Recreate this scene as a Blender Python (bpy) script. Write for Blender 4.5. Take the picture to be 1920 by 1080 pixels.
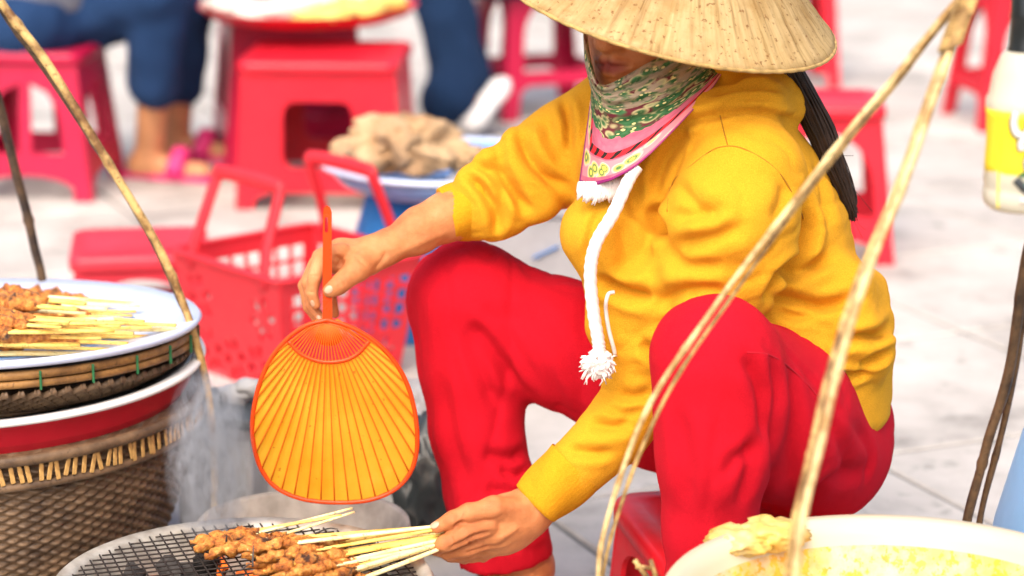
import bpy, bmesh, math, random
import numpy as np
from mathutils import Vector, Matrix, noise as mnoise
from mathutils.bvhtree import BVHTree
random.seed(7); rng = np.random.default_rng(7)
R_ = math.radians
for o in list(bpy.data.objects): bpy.data.objects.remove(o)
scene = bpy.context.scene
COL = scene.collection

# ------------------------------------------------------------------ camera, sky, sun, exposure
CAM_H, PITCH, FPX = 1.27, R_(14), 4516.0
cam = bpy.data.cameras.new('camera'); camo = bpy.data.objects.new('camera', cam); COL.objects.link(camo)
camo.location = (0, 0, CAM_H); camo.rotation_euler = (R_(90) - PITCH, 0, 0)
cam.sensor_width = 36; cam.lens = FPX / 1920 * 36; cam.clip_start = .05; cam.clip_end = 500
cam.dof.use_dof = True; cam.dof.focus_distance = 2.98; cam.dof.aperture_fstop = 3.0
scene.camera = camo
world = bpy.data.worlds.new('World'); scene.world = world; world.use_nodes = True
wn = world.node_tree.nodes; wl = world.node_tree.links
sky = wn.new('ShaderNodeTexSky'); sky.sky_type = 'NISHITA'; sky.sun_disc = False
SUN_EL, SUN_AZ = R_(50), R_(196)      # azimuth measured from +Y (away from camera) towards +X
sky.sun_elevation = SUN_EL; sky.sun_rotation = SUN_AZ
sky.air_density = 1.0; sky.dust_density = 6.0; sky.ozone_density = 0.4
bg = wn['Background']; bg.inputs['Strength'].default_value = 0.15
wl.new(sky.outputs[0], bg.inputs['Color'])
sun = bpy.data.lights.new('sun', 'SUN'); sun.energy = 1.0; sun.angle = R_(60); sun.color = (1.0, .93, .83)
suno = bpy.data.objects.new('sun', sun); COL.objects.link(suno)
sd = Vector((math.sin(SUN_AZ) * math.cos(SUN_EL), math.cos(SUN_AZ) * math.cos(SUN_EL), math.sin(SUN_EL)))
suno.rotation_euler = (-sd).to_track_quat('-Z', 'Y').to_euler(); suno.location = sd * 20
scene.view_settings.view_transform = 'Standard'; scene.view_settings.look = 'None'
scene.view_settings.exposure = 1.02; scene.view_settings.gamma = 1.0
scene.render.engine = 'CYCLES'

# ------------------------------------------------------------------ pixel -> position helpers
cp, sp = math.cos(PITCH), math.sin(PITCH)
def DIR(u, v):
    x = (u - 960) / FPX; y = (540 - v) / FPX
    return np.array([x, y * sp + cp, y * cp - sp])
CAMP = np.array([0, 0, CAM_H])
def P(u, v, d):                       # point on the pixel's ray at world depth y = d
    D = DIR(u, v); return CAMP + D * (d / D[1])
def Z(u, v, z):                       # point on the pixel's ray at height z
    D = DIR(u, v); return CAMP + D * ((z - CAM_H) / D[2])
def G(u, v): return Z(u, v, 0.0)
def PX(px, v, d):                     # a length in pixels -> metres at that depth
    return px * (d / DIR(960, v)[1]) / FPX

# ------------------------------------------------------------------ object helpers
def tag(o, label=None, cat=None, group=None, kind=None):
    if label: o['label'] = label
    if cat: o['category'] = cat
    if group: o['group'] = group
    if kind: o['kind'] = kind
    return o
def link(name, me, mat=None, parent=None):
    o = bpy.data.objects.new(name, me); COL.objects.link(o)
    if mat is not None and me is not None and not me.materials: me.materials.append(mat)
    if parent is not None:
        o.parent = parent
        o.matrix_parent_inverse = parent.matrix_basis.inverted()
    return o
def mesh(verts, faces, smooth=True):
    me = bpy.data.meshes.new('mesh')
    me.from_pydata([tuple(map(float, v)) for v in verts], [], [tuple(map(int, f)) for f in faces])
    if smooth: me.polygons.foreach_set('use_smooth', [True] * len(me.polygons))
    me.update(); return me
def add(name, vf, mat, parent=None, smooth=True, fix=True):
    me = mesh(vf[0], vf[1], smooth)
    if fix:
        bm = bmesh.new(); bm.from_mesh(me); bmesh.ops.recalc_face_normals(bm, faces=bm.faces); bm.to_mesh(me); bm.free()
    return link(name, me, mat, parent)
def empty(name, loc, rz=0):
    o = bpy.data.objects.new(name, None); COL.objects.link(o)
    o.location = tuple(map(float, loc)); o.rotation_euler = (0, 0, rz); o.empty_display_size = .05
    return o
def join(*vfs):
    V = []; F = []
    for v, f in vfs:
        n = len(V); V += [tuple(p) for p in v]; F += [tuple(i + n for i in q) for q in f]
    return V, F
def xf(vf, M):
    M = Matrix(M); return [tuple(M @ Vector(tuple(map(float, p)))) for p in vf[0]], vf[1]
def TR(loc, rz=0, rx=0, ry=0, s=1):
    return Matrix.Translation(Vector(tuple(map(float, loc)))) @ Matrix.Rotation(rz, 4, 'Z') @ Matrix.Rotation(ry, 4, 'Y') @ Matrix.Rotation(rx, 4, 'X') @ Matrix.Scale(s, 4)
def catmull(pts, n):
    p = np.array(pts, float); m = len(p)
    if m == 2: return np.array([p[0] + (p[1] - p[0]) * t for t in np.linspace(0, 1, n)])
    e = np.vstack([2 * p[0] - p[1], p, 2 * p[-1] - p[-2]]); out = []
    for t in np.linspace(0, m - 1, n):
        i = min(int(t), m - 2); s = t - i
        a, b, c, d = e[i], e[i + 1], e[i + 2], e[i + 3]
        out.append(.5 * (2 * b + (c - a) * s + (2 * a - 5 * b + 4 * c - d) * s * s + (3 * b - a - 3 * c + d) * s ** 3))
    return np.array(out)
def tube(pts, rad, segs=8, flat=1.0, cap=True, twist=None, flataxis=None):
    p = np.array(pts, float); n = len(p); rad = np.broadcast_to(np.array(rad, float), (n,))
    T = np.gradient(p, axis=0); T /= np.linalg.norm(T, axis=1)[:, None] + 1e-12
    a = np.array(flataxis if flataxis is not None else ([0, 0, 1.] if abs(T[0][2]) < .9 else [0, 1., 0]), float)
    V = []; F = []
    N = a - T[0] * a.dot(T[0]); N /= np.linalg.norm(N)
    for i in range(n):
        if flataxis is not None: N = a - T[i] * a.dot(T[i])
        else: N = N - T[i] * N.dot(T[i])
        N = N / (np.linalg.norm(N) + 1e-12); B = np.cross(T[i], N)
        for k in range(segs):
            t = 2 * math.pi * k / segs
            r = rad[i] * (twist(t, i) if twist else 1)
            V.append(p[i] + r * (math.cos(t) * N * flat + math.sin(t) * B))
    for i in range(n - 1):
        for k in range(segs):
            k2 = (k + 1) % segs
            F.append((i * segs + k, i * segs + k2, (i + 1) * segs + k2, (i + 1) * segs + k))
    if cap:
        F.append(tuple(range(segs))[::-1]); F.append(tuple((n - 1) * segs + k for k in range(segs)))
    return V, F
def lathe(prof, segs=64, rfun=None, closed=False):
    V = []; F = []; n = len(prof)
    for i, (r, z) in enumerate(prof):
        for k in range(segs):
            t = 2 * math.pi * k / segs
            rr = r + (rfun(i, k) if rfun else 0)
            V.append((rr * math.cos(t), rr * math.sin(t), z))
    for i in range(n - 1 + (1 if closed else 0)):
        j = (i + 1) % n
        for k in range(segs):
            k2 = (k + 1) % segs
            F.append((i * segs + k, i * segs + k2, j * segs + k2, j * segs + k))
    if not closed:
        if prof[0][0] > 1e-6: F.append(tuple(range(segs))[::-1])
        if prof[-1][0] > 1e-6: F.append(tuple((n - 1) * segs + k for k in range(segs)))
    return V, F
def rrect(cx, cy, w, h, r, n=5):
    out = []
    for sx, sy, a0 in ((1, 1, 0), (-1, 1, 90), (-1, -1, 180), (1, -1, 270)):
        for k in range(n + 1):
            a = R_(a0 + 90 * k / n)
            out.append((cx + sx * (w / 2 - r) + r * math.cos(a), cy + sy * (h / 2 - r) + r * math.sin(a)))
    return out
def panel(outer, holes, to3d, th):
    bm = bmesh.new(); loops = []
    for lp in [outer] + holes:
        vs = [bm.verts.new((x, y, 0)) for x, y in lp]; loops.append(vs)
        for i in range(len(vs)): bm.edges.new((vs[i], vs[(i + 1) % len(vs)]))
    bm.verts.index_update()
    bmesh.ops.triangle_fill(bm, use_beauty=True, use_dissolve=False, edges=bm.edges[:])
    bm.verts.index_update()
    pts = [(v.co.x, v.co.y) for v in bm.verts]; tris = [tuple(v.index for v in f.verts) for f in bm.faces]
    li = [[v.index for v in lp] for lp in loops]; bm.free()
    n = len(pts)
    V = [to3d(x, y, th / 2) for x, y in pts] + [to3d(x, y, -th / 2) for x, y in pts]
    F = tris + [tuple(i + n for i in t[::-1]) for t in tris]
    for lp in li:
        for i in range(len(lp)):
            a, b = lp[i], lp[(i + 1) % len(lp)]; F.append((a, b, b + n, a + n))
    return V, F
def box(cx, cy, cz, sx, sy, sz, bev=0.0, seg=2):
    bm = bmesh.new(); bmesh.ops.create_cube(bm, size=1)
    for v in bm.verts: v.co = Vector((cx + v.co.x * sx, cy + v.co.y * sy, cz + v.co.z * sz))
    if bev: bmesh.ops.bevel(bm, geom=bm.edges[:] , offset=bev, segments=seg, affect='EDGES', profile=.5)
    bm.verts.index_update()
    r = ([tuple(v.co) for v in bm.verts], [tuple(v.index for v in f.verts) for f in bm.faces]); bm.free(); return r
def blob(c, r, seed=0, amp=.25, sc=1.0, sub=3, ridged=False, squash=1.0):
    bm = bmesh.new(); bmesh.ops.create_icosphere(bm, subdivisions=sub, radius=1)
    r = np.broadcast_to(np.array(r, float), (3,))
    for v in bm.verts:
        q = v.co * sc + Vector((seed * 7.3, seed * 3.1, -seed * 5.7))
        n = mnoise.noise(q) + .5 * mnoise.noise(q * 2.3)
        if ridged: n = .6 - 1.6 * abs(mnoise.noise(q)) - .9 * abs(mnoise.noise(q * 2.1)) + .3 * mnoise.noise(q * 4.5)
        v.co = Vector((c[0] + r[0] * v.co.x * (1 + amp * n), c[1] + r[1] * v.co.y * (1 + amp * n), c[2] + r[2] * v.co.z * (1 + amp * n)))
    bm.verts.index_update()
    o = ([tuple(v.co) for v in bm.verts], [tuple(v.index for v in f.verts) for f in bm.faces]); bm.free(); return o

# ------------------------------------------------------------------ materials
class NT:
    def __init__(s, name):
        s.m = bpy.data.materials.new(name); s.m.use_nodes = True; s.t = s.m.node_tree
        s.b = s.t.nodes['Principled BSDF']; s.out = s.t.nodes['Material Output']
    def n(s, typ, **kw):
        x = s.t.nodes.new(typ)
        for k, v in kw.items():
            if k in x.inputs.keys(): x.inputs[k].default_value = v
            else: setattr(x, k, v)
        return x
    def l(s, a, b): s.t.links.new(a, b)
    def coord(s, which='Object', scale=(1, 1, 1)):
        c = s.n('ShaderNodeTexCoord'); m = s.n('ShaderNodeMapping'); m.inputs['Scale'].default_value = scale
        s.l(c.outputs[which], m.inputs['Vector']); return m.outputs[0]
    def noise(s, vec, scale, detail=4, rough=.55, dist=0):
        x = s.n('ShaderNodeTexNoise'); x.inputs['Scale'].default_value = scale; x.inputs['Detail'].default_value = detail
        x.inputs['Roughness'].default_value = rough; x.inputs['Distortion'].default_value = dist
        s.l(vec, x.inputs['Vector']); return x.outputs[0]
    def ramp(s, fac, stops):
        x = s.n('ShaderNodeValToRGB'); e = x.color_ramp.elements
        while len(e) < len(stops): e.new(.5)
        for i, (p, c) in enumerate(stops):
            e[i].position = p; e[i].color = (*c, 1) if len(c) == 3 else c
        s.l(fac, x.inputs[0]); return x.outputs[0]
    def mix(s, fac, a, b, mode='MIX'):
        x = s.n('ShaderNodeMix', data_type='RGBA', blend_type=mode)
        for i, v in ((0, fac), (6, a), (7, b)):
            if hasattr(v, 'is_linked'): s.l(v, x.inputs[i])
            elif isinstance(v, (int, float)): x.inputs[i].default_value = v
            else: x.inputs[i].default_value = (*v, 1)
        return x.outputs[2]
    def math(s, op, a, b=None, c=None):
        x = s.n('ShaderNodeMath', operation=op)
        for i, v in enumerate((a, b, c)):
            if v is None: continue
            if hasattr(v, 'is_linked'): s.l(v, x.inputs[i])
            else: x.inputs[i].default_value = v
        return x.outputs[0]
    def bump(s, h, strength=.3, dist=.002):
        x = s.n('ShaderNodeBump'); x.inputs['Strength'].default_value = strength; x.inputs['Distance'].default_value = dist
        s.l(h, x.inputs['Height']); s.l(x.outputs[0], s.b.inputs['Normal'])
    def set(s, col=None, rough=None, spec=None, **kw):
        if col is not None:
            if hasattr(col, 'is_linked'): s.l(col, s.b.inputs['Base Color'])
            else: s.b.inputs['Base Color'].default_value = (*col, 1)
        if rough is not None: s.b.inputs['Roughness'].default_value = rough
        if spec is not None: s.b.inputs['Specular IOR Level'].default_value = spec
        for k, v in kw.items(): s.b.inputs[k.replace('_', ' ')].default_value = v
        return s.m
def simple(name, col, rough=.5, var=.15, scale=20, bump=.1, bscale=200, spec=.4, second=None, bdist=.001, **kw):
    t = NT(name); co = t.coord()
    n = t.noise(co, scale, 5)
    c2 = second if second else tuple(c * (1 - var * 2) for c in col)
    c = t.ramp(n, [(.32, c2), (.62, col)])
    if bump: t.bump(t.noise(co, bscale, 3), bump, bdist)
    return t.set(c, rough, spec, **kw)
def plastic(name, col, trans=.25, rough=.32, var=.08):
    t = NT(name); co = t.coord(); n = t.noise(co, 9, 5)
    c = t.ramp(n, [(.3, tuple(x * (1 - var * 2) for x in col)), (.65, col)])
    t.set(c, rough, .45)
    r = t.math('MULTIPLY_ADD', t.noise(co, 40, 4), .25, rough - .1); t.l(r, t.b.inputs['Roughness'])
    t.bump(t.noise(co, 30, 2), .08, .003)
    if trans:
        tr = t.n('ShaderNodeBsdfTranslucent'); t.l(c, tr.inputs['Color'])
        mx = t.n('ShaderNodeMixShader'); mx.inputs[0].default_value = trans
        t.l(t.b.outputs[0], mx.inputs[1]); t.l(tr.outputs[0], mx.inputs[2]); t.l(mx.outputs[0], t.out.inputs['Surface'])
    return t.m
M = {}
def fabric(name, col, dark, fleece=700, sheen=.35):
    t = NT(name); co = t.coord()
    c = t.mix(t.math('MULTIPLY', t.noise(co, 7, 4), .9), dark, col)
    fine = t.noise(co, fleece, 2, .7)
    c = t.mix(t.ramp(fine, [(.35, (0, 0, 0)), (.7, (1, 1, 1))]), c, tuple(min(1, x * 1.18 + .004) for x in col))
    t.set(c, .92, .12); t.b.inputs['Sheen Weight'].default_value = sheen; t.b.inputs['Sheen Roughness'].default_value = .5
    t.b.inputs['Sheen Tint'].default_value = (*[min(1, x * 1.3 + .05) for x in col], 1)
    h = t.math('ADD', fine, t.math('MULTIPLY', t.noise(co, 90, 3), 1.2)); t.bump(h, .45, .0024)
    return t.m
M['yellow'] = fabric('yellow fleece', (.63, .300, .016), (.52, .230, .009), sheen=.12)
M['cuff'] = fabric('yellow ribbed cuff', (.60, .28, .010), (.53, .23, .006), sheen=.08)
M['red_cloth'] = fabric('red cotton', (.51, .004, .017), (.38, .0025, .010), fleece=1100, sheen=.06)
M['denim'] = fabric('dark blue denim', (.014, .042, .115), (.008, .022, .065), sheen=.2)
M['denim2'] = fabric('navy denim', (.007, .024, .066), (.005, .012, .035), sheen=.2)
M['shirt'] = fabric('grey shirt', (.16, .17, .2), (.1, .1, .12))
M['seam'] = simple('seam thread', (.36, .16, .004), .9, bump=0)
M['seam_red'] = simple('red seam', (.52, .004, .02), .9, bump=0)
# skin
t = NT('skin'); co = t.coord()
n1 = t.noise(co, 26, 5); n2 = t.noise(co, 160, 3)
c = t.ramp(n1, [(.3, (.43, .135, .045)), (.55, (.59, .225, .082)), (.75, (.67, .30, .13))])
c = t.mix(t.math('MULTIPLY', t.ramp(n2, [(.28, (1, 1, 1)), (.45, (0, 0, 0))]), .35), c, (.42, .15, .06))
at = t.n('ShaderNodeAttribute', attribute_name='lip')
c = t.mix(at.outputs['Fac'], c, (.27, .045, .032))
t.set(c, .5, .35); t.b.inputs['Subsurface Weight'].default_value = .05; t.b.inputs['Subsurface Radius'].default_value = (1, .35, .2); t.b.inputs['Subsurface Scale'].default_value = .004
vor = t.n('ShaderNodeTexVoronoi', feature='DISTANCE_TO_EDGE', Scale=420.0); t.l(co, vor.inputs['Vector'])
t.bump(t.math('ADD', t.noise(co, 130, 4), t.math('MULTIPLY', t.math('MINIMUM', vor.outputs['Distance'], .15), 2.0)), .6, .0018)
M['skin'] = t.m
M['nail'] = simple('fingernail', (.66, .38, .24), .35, bump=0, spec=.6)
M['skin_bg'] = simple('tan skin', (.60, .29, .135), .5, bump=0)
M['hair'] = simple('dark hair', (.036, .017, .010), .6, var=.3, scale=60, bump=0, spec=.5)
M['rope'] = simple('white cotton rope', (.86, .80, .77), .9, var=.06, scale=60, bump=.5, bscale=900)
M['trim'] = simple('white trim', (.85, .83, .80), .7, bump=0)
M['red_plastic'] = plastic('red plastic', (.74, .018, .040), .2)
M['red_plastic_b'] = plastic('faded red plastic', (.78, .045, .075), .2)
M['basket_red'] = plastic('red basket plastic', (.90, .05, .075), .42)
M['magenta_plastic'] = plastic('crimson plastic', (.55, .008, .06), .12)
M['fan_frame'] = plastic('orange red fan plastic', (.92, .10, .012), .4, .25)
t = NT('fan sheet'); co = t.coord()
c = t.ramp(t.noise(co, 14, 4), [(.3, (.98, .42, .018)), (.6, (1.0, .55, .04)), (.8, (1.0, .66, .09))])
spk = t.ramp(t.noise(co, 110, 2), [(.24, (1, 1, 1)), (.30, (0, 0, 0))])
c = t.mix(t.math('MULTIPLY', spk, .7), c, (.65, .12, .01))
t.set(c, .35, .4); tr = t.n('ShaderNodeBsdfTranslucent'); t.l(c, tr.inputs['Color'])
mx = t.n('ShaderNodeMixShader'); mx.inputs[0].default_value = .55
t.l(t.b.outputs[0], mx.inputs[1]); t.l(tr.outputs[0], mx.inputs[2]); t.l(mx.outputs[0], t.out.inputs['Surface']); M['fan_sheet'] = t.m
# straw hat: UV = (angle, radius)
t = NT('palm leaf straw'); uv = t.coord('UV', (150, 3.2, 1)); uv2 = t.coord('UV', (46, 1.2, 1)); co = t.coord()
st = t.noise(uv, 1.0, 5, .6); st2 = t.noise(uv2, 1.0, 4)
c = t.ramp(st, [(.30, (.33, .19, .06)), (.48, (.66, .48, .21)), (.72, (.80, .62, .32))])
c = t.mix(t.ramp(st2, [(.35, (0, 0, 0)), (.75, (.55, .55, .55))]), c, (.76, .60, .34))
bl = t.ramp(t.noise(co, 17, 6, .65), [(.36, (1, 1, 1)), (.52, (0, 0, 0))])
c = t.mix(t.math('MULTIPLY', bl, .6), c, (.46, .27, .085))
sp_ = t.ramp(t.noise(co, 150, 3, .6), [(.33, (1, 1, 1)), (.40, (0, 0, 0))])
c = t.mix(t.math('MULTIPLY', sp_, .8), c, (.26, .11, .03))
crk = t.ramp(t.noise(t.coord('UV', (210, 1.1, 1)), 1.0, 2), [(.27, (1, 1, 1)), (.31, (0, 0, 0))])
c = t.mix(t.math('MULTIPLY', crk, .6), c, (.24, .12, .04))
t.set(c, .6, .3); t.bump(t.math('ADD', st, t.math('MULTIPLY', crk, -1.2)), .5, .0015); M['straw'] = t.m
tr = t.n('ShaderNodeBsdfTranslucent'); t.l(c, tr.inputs['Color']); mx = t.n('ShaderNodeMixShader'); mx.inputs[0].default_value = .48
t.l(t.b.outputs[0], mx.inputs[1]); t.l(tr.outputs[0], mx.inputs[2]); t.l(mx.outputs[0], t.out.inputs['Surface'])
M['straw_rim'] = simple('straw rim binding', (.50, .32, .11), .7, var=.25, scale=90, bump=.6, bscale=300)
# scarf: colours come from the UV sheet of the printed cloth
t = NT('printed scarf'); tc = t.n('ShaderNodeTexCoord'); sx = t.n('ShaderNodeSeparateXYZ'); t.l(tc.outputs['UV'], sx.inputs[0])
U, V_ = sx.outputs[0], sx.outputs[1]
uvw = t.coord('UV', (1, 1, 1))
pink = t.ramp(t.noise(uvw, 14, 3), [(.3, (.48, .085, .15)), (.7, (.62, .16, .22))])
va = t.n('ShaderNodeTexVoronoi', Scale=15.0); t.l(uvw, va.inputs['Vector'])
paisley = t.ramp(va.outputs['Distance'], [(.0, (.80, .66, .12)), (.16, (.72, .60, .30)), (.24, (.03, .10, .03)), (.42, (.05, .14, .05)), (.60, (.50, .44, .22)), (.72, (.13, .02, .03))])
vb = t.n('ShaderNodeTexVoronoi', Scale=34.0); t.l(uvw, vb.inputs['Vector'])
fine = t.ramp(vb.outputs['Distance'], [(.0, (.85, .75, .2)), (.22, (.75, .66, .3)), (.34, (.02, .09, .03)), (.8, (.05, .16, .06))])
paisley = t.mix(t.ramp(t.noise(uvw, 7, 2), [(.45, (0, 0, 0)), (.55, (1, 1, 1))]), paisley, fine)
cowl = t.mix(t.ramp(t.noise(t.coord('UV', (16, 22, 1)), 1.0, 3), [(.42, (0, 0, 0)), (.58, (1, 1, 1))]), (.36, .27, .19), paisley)
# v: 0 top of cowl .. 1 hem
c = t.mix(t.math('GREATER_THAN', V_, .34), cowl, paisley)
wob = t.math('MULTIPLY_ADD', t.noise(uvw, 18, 2), .10, -.05)
c = t.mix(t.math('GREATER_THAN', t.math('ADD', V_, wob), .60), c, pink)
E_ = t.math('MINIMUM', t.math('SUBTRACT', 1.0, V_), t.math('MAXIMUM', t.math('MULTIPLY', U, 1.5), t.math('MULTIPLY', t.math('SUBTRACT', .62, V_), 9.0)))
def band(lo, hi): return t.math('MULTIPLY', t.math('GREATER_THAN', E_, lo), t.math('LESS_THAN', E_, hi))
chk = t.math('GREATER_THAN', t.math('FRACT', t.math('MULTIPLY', t.math('ADD', U, V_), 11.0)), .40)
sq = t.mix(chk, (.02, .014, .012), (.66, .02, .03))
c = t.mix(t.math('MULTIPLY', band(.215, .275), 1.0), c, sq)
vd = t.n('ShaderNodeTexVoronoi', Scale=1.0); t.l(t.coord('UV', (9, 9, 1)), vd.inputs['Vector'])
med = t.ramp(vd.outputs['Distance'], [(.0, (.80, .62, .08)), (.2, (.8, .65, .1)), (.26, (.02, .15, .06)), (.38, (.72, .60, .14)), (.46, (.80, .55, .42)), (.55, (.72, .24, .27))])
c = t.mix(band(.055, .20), c, med)
c = t.mix(t.math('LESS_THAN', E_, .028), c, (.26, .02, .14))
t.set(c, .75, .2); t.bump(t.noise(t.coord(), 500, 2), .3, .001); M['scarf'] = t.m
# bamboo, wood
def bamboo(name, light, dark, thr=(.38, .6)):
    t = NT(name); co = t.coord('Object', (1, 1, 1))
    c = t.ramp(t.noise(co, 28, 5, .65), [(thr[0], dark), (thr[1], light)])
    c = t.mix(t.ramp(t.noise(co, 170, 2), [(.3, (.6, .6, .6)), (.4, (0, 0, 0))]), c, tuple(x * .35 for x in dark))
    t.bump(t.noise(co, 220, 3), .4, .001); t.set(c, .5, .4); return t.m
M['bamboo'] = bamboo('weathered bamboo', (.72, .55, .27), (.34, .19, .06))
M['bamboo_b'] = bamboo('speckled bamboo', (.62, .41, .15), (.16, .075, .022))
M['bamboo_dark'] = bamboo('dark rattan', (.10, .055, .025), (.025, .014, .008))
M['wicker'] = bamboo('old dark wicker', (.19, .115, .062), (.06, .034, .019), (.3, .65))
M['wicker_mid'] = bamboo('brown wicker hoop', (.34, .17, .05), (.15, .07, .02))
M['red_bright'] = plastic('bright red plastic', (.88, .02, .035), .3)
M['fan_rib'] = plastic('orange fan rib', (.96, .26, .02), .5, .3)
M['wicker_tan'] = bamboo('tan wicker strip', (.58, .34, .11), (.25, .12, .035))
M['stick'] = bamboo('pale skewer stick', (.88, .62, .16), (.66, .35, .045), (.3, .55))
M['stick_w'] = bamboo('whitish skewer stick', (.93, .82, .44), (.82, .58, .16), (.25, .5))
t = NT('grilled meat'); co = t.coord()
c = t.ramp(t.noise(co, 95, 5, .7), [(.30, (.09, .022, .006)), (.42, (.42, .12, .018)), (.56, (.70, .27, .045)), (.70, (.82, .50, .15))])
c = t.mix(t.ramp(t.noise(co, 38, 4, .6), [(.34, (1, 1, 1)), (.45, (0, 0, 0))]), c, (.05, .018, .008))
t.set(c, .34, .5); t.bump(t.noise(co, 230, 5, .7), 1.0, .004); M['meat'] = t.m
M['ash'] = simple('ashy grey clay', (.42, .38, .34), .85, var=.25, scale=14, bump=.5, bscale=120, second=(.17, .15, .13))
M['rim_metal'] = simple('dull worn metal rim', (.55, .52, .46), .55, scale=25, bump=.3, bscale=90, second=(.26, .23, .19), Metallic=.35)
M['wire'] = simple('sooty wire', (.05, .04, .035), .6, bump=.3, Metallic=.5)
M['coal'] = simple('charcoal', (.018, .016, .016), .8, bump=.8, bscale=60, second=(.10, .09, .085))
t = NT('ember'); co = t.coord(); e = t.ramp(t.noise(co, 60, 4), [(.45, (0, 0, 0)), (.62, (1, .16, .02))]); t.set((.03, .02, .02), .9)
t.l(e, t.b.inputs['Emission Color']); t.b.inputs['Emission Strength'].default_value = 1.2; M['ember'] = t.m
t = NT('turmeric stained enamel'); co = t.coord()
sep = t.n('ShaderNodeSeparateXYZ'); t.l(co, sep.inputs[0])
low = t.math('MULTIPLY_ADD', sep.outputs[2], 9.0, .55)       # stains gather below the water line inside the bowl
a = t.ramp(t.noise(co, 9, 6, .7), [(.42, (1, 1, 1)), (.62, (0, 0, 0))]); b = t.ramp(t.noise(co, 85, 3, .6), [(.38, (1, 1, 1)), (.47, (0, 0, 0))])
stain = t.math('MULTIPLY', t.math('ADD', t.math('MULTIPLY', a, .75), t.math('MULTIPLY', b, .8)), t.math('LESS_THAN', sep.outputs[2], -.022))
c = t.mix(t.math('MINIMUM', stain, 1.0), (.60, .53, .38), t.ramp(t.noise(co, 40, 3), [(.35, (.60, .26, .012)), (.65, (.80, .48, .035))]))
t.set(c, .35, .5); M['stained'] = t.m
M['white_plastic'] = simple('white plastic', (.84, .82, .80), .4, var=.05, bump=.05)
M['white_blue'] = simple('bluish white enamel', (.60, .67, .86), .28, var=.06, scale=6, bump=.03, spec=.6)
M['blue_plate'] = simple('pale blue glaze', (.25, .43, .80), .3, var=.1, bump=.03, spec=.6)
M['blue'] = plastic('blue plastic', (.03, .22, .62), .15)
M['light_blue'] = plastic('light blue plastic', (.30, .58, .90), .25)
M['alu'] = simple('dull aluminium', (.55, .56, .55), .38, var=.12, bump=.1, Metallic=.7)
M['paper'] = simple('crumpled brown paper', (.50, .34, .19), .8, scale=8, bump=.4, bscale=60, second=(.20, .09, .03))
M['sack'] = simple('pale foam', (.33, .32, .335), .7, var=.08, bump=.2, bscale=80)
M['foam_grey'] = simple('grey sheet metal', (.50, .51, .52), .6, var=.15, scale=10, bump=.15)
M['dark_bag'] = simple('dark plastic', (.035, .042, .045), .35, var=.2, bump=.2, bscale=40, spec=.6)
M['slate'] = simple('dark slate tray', (.06, .07, .08), .5, bump=.2)
M['pink_shoe'] = simple('pink rubber', (.80, .04, .22), .5, bump=0)
M['white_shoe'] = simple('white rubber', (.8, .79, .78), .6, bump=0)
M['food_white'] = simple('pale rice paper', (.84, .78, .70), .6, var=.1, bump=.3)
M['food_green'] = simple('herbs and noodles', (.62, .60, .16), .6, scale=40, bump=.4, second=(.80, .50, .10))
M['orange'] = plastic('orange plastic', (.85, .30, .03), .15)
M['bottle_white'] = plastic('milky white bottle plastic', (.84, .80, .66), .35, .35)
M['label_yellow'] = simple('yellow label', (.88, .70, .03), .45, var=.04, bump=0)
M['black_cap'] = simple('black cap', (.012, .016, .018), .3, bump=0, spec=.6)
M['ink'] = simple('dark ink', (.03, .035, .04), .5, bump=0)
M['teal_ink'] = simple('teal ink', (.02, .45, .42), .5, bump=0)
M['grey_ink'] = simple('grey lettering', (.62, .58, .52), .5, bump=0)
M['yellow_bag'] = simple('pale yellow plastic bag', (.64, .42, .09), .4, scale=22, bump=.3, bscale=50, second=(.66, .52, .24))
M['green_tie'] = simple('green plastic tie', (.02, .14, .05), .5, bump=0)
M['purple'] = simple('lilac plastic string', (.48, .36, .62), .5, bump=0)
# paving
t = NT('pale stone paving'); co = t.coord()
oi = t.n('ShaderNodeObjectInfo')
geo = t.n('ShaderNodeNewGeometry'); 
c = t.ramp(t.noise(geo.outputs['Position'], 3.2, 7, .65), [(.30, (.25, .232, .212)), (.47, (.45, .420, .388)), (.65, (.56, .526, .490))])
c = t.mix(t.math('MULTIPLY', oi.outputs['Random'], .16), c, (.33, .30, .27))
spot = t.ramp(t.noise(geo.outputs['Position'], 11, 5, .7), [(.33, (1, 1, 1)), (.42, (0, 0, 0))])
c = t.mix(t.math('MULTIPLY', spot, .6), c, (.15, .15, .13))
t.set(c, .75, .25); t.bump(t.noise(geo.outputs['Position'], 60, 5), .35, .004); M['paving'] = t.m
M['joint'] = simple('paving joint grit', (.21, .20, .185), .9, scale=8, bump=.4, bscale=90)

# ------------------------------------------------------------------ ground
gv = [(-150, -60, 0), (150, -60, 0), (150, 200, 0), (-150, 200, 0)]
ground = tag(add('ground', (gv, [(0, 1, 2, 3)]), M['joint'], fix=False), kind='structure')
slab_me = {}
SL = .62; rot = R_(24)
sv = box(0, 0, 0.0, SL - .012, SL - .012, .012, .004, 1)
me_slab = mesh(*sv, smooth=False); me_slab.materials.append(M['paving'])
ca, sa = math.cos(rot), math.sin(rot)
for i in range(-18, 30):
    for j in range(-18, 30):
        x = ca * i * SL - sa * j * SL; y = 6 + sa * i * SL + ca * j * SL
        if 1.8 < y < 12.5 and abs(x) < .55 + y * .27:
            o = link('paving_slab', me_slab, None, ground); o.location = (x, y, -.001 + random.uniform(-.0008, .0008)); o.rotation_euler = (random.uniform(-.0012, .0012), random.uniform(-.0012, .0012), rot)

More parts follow.
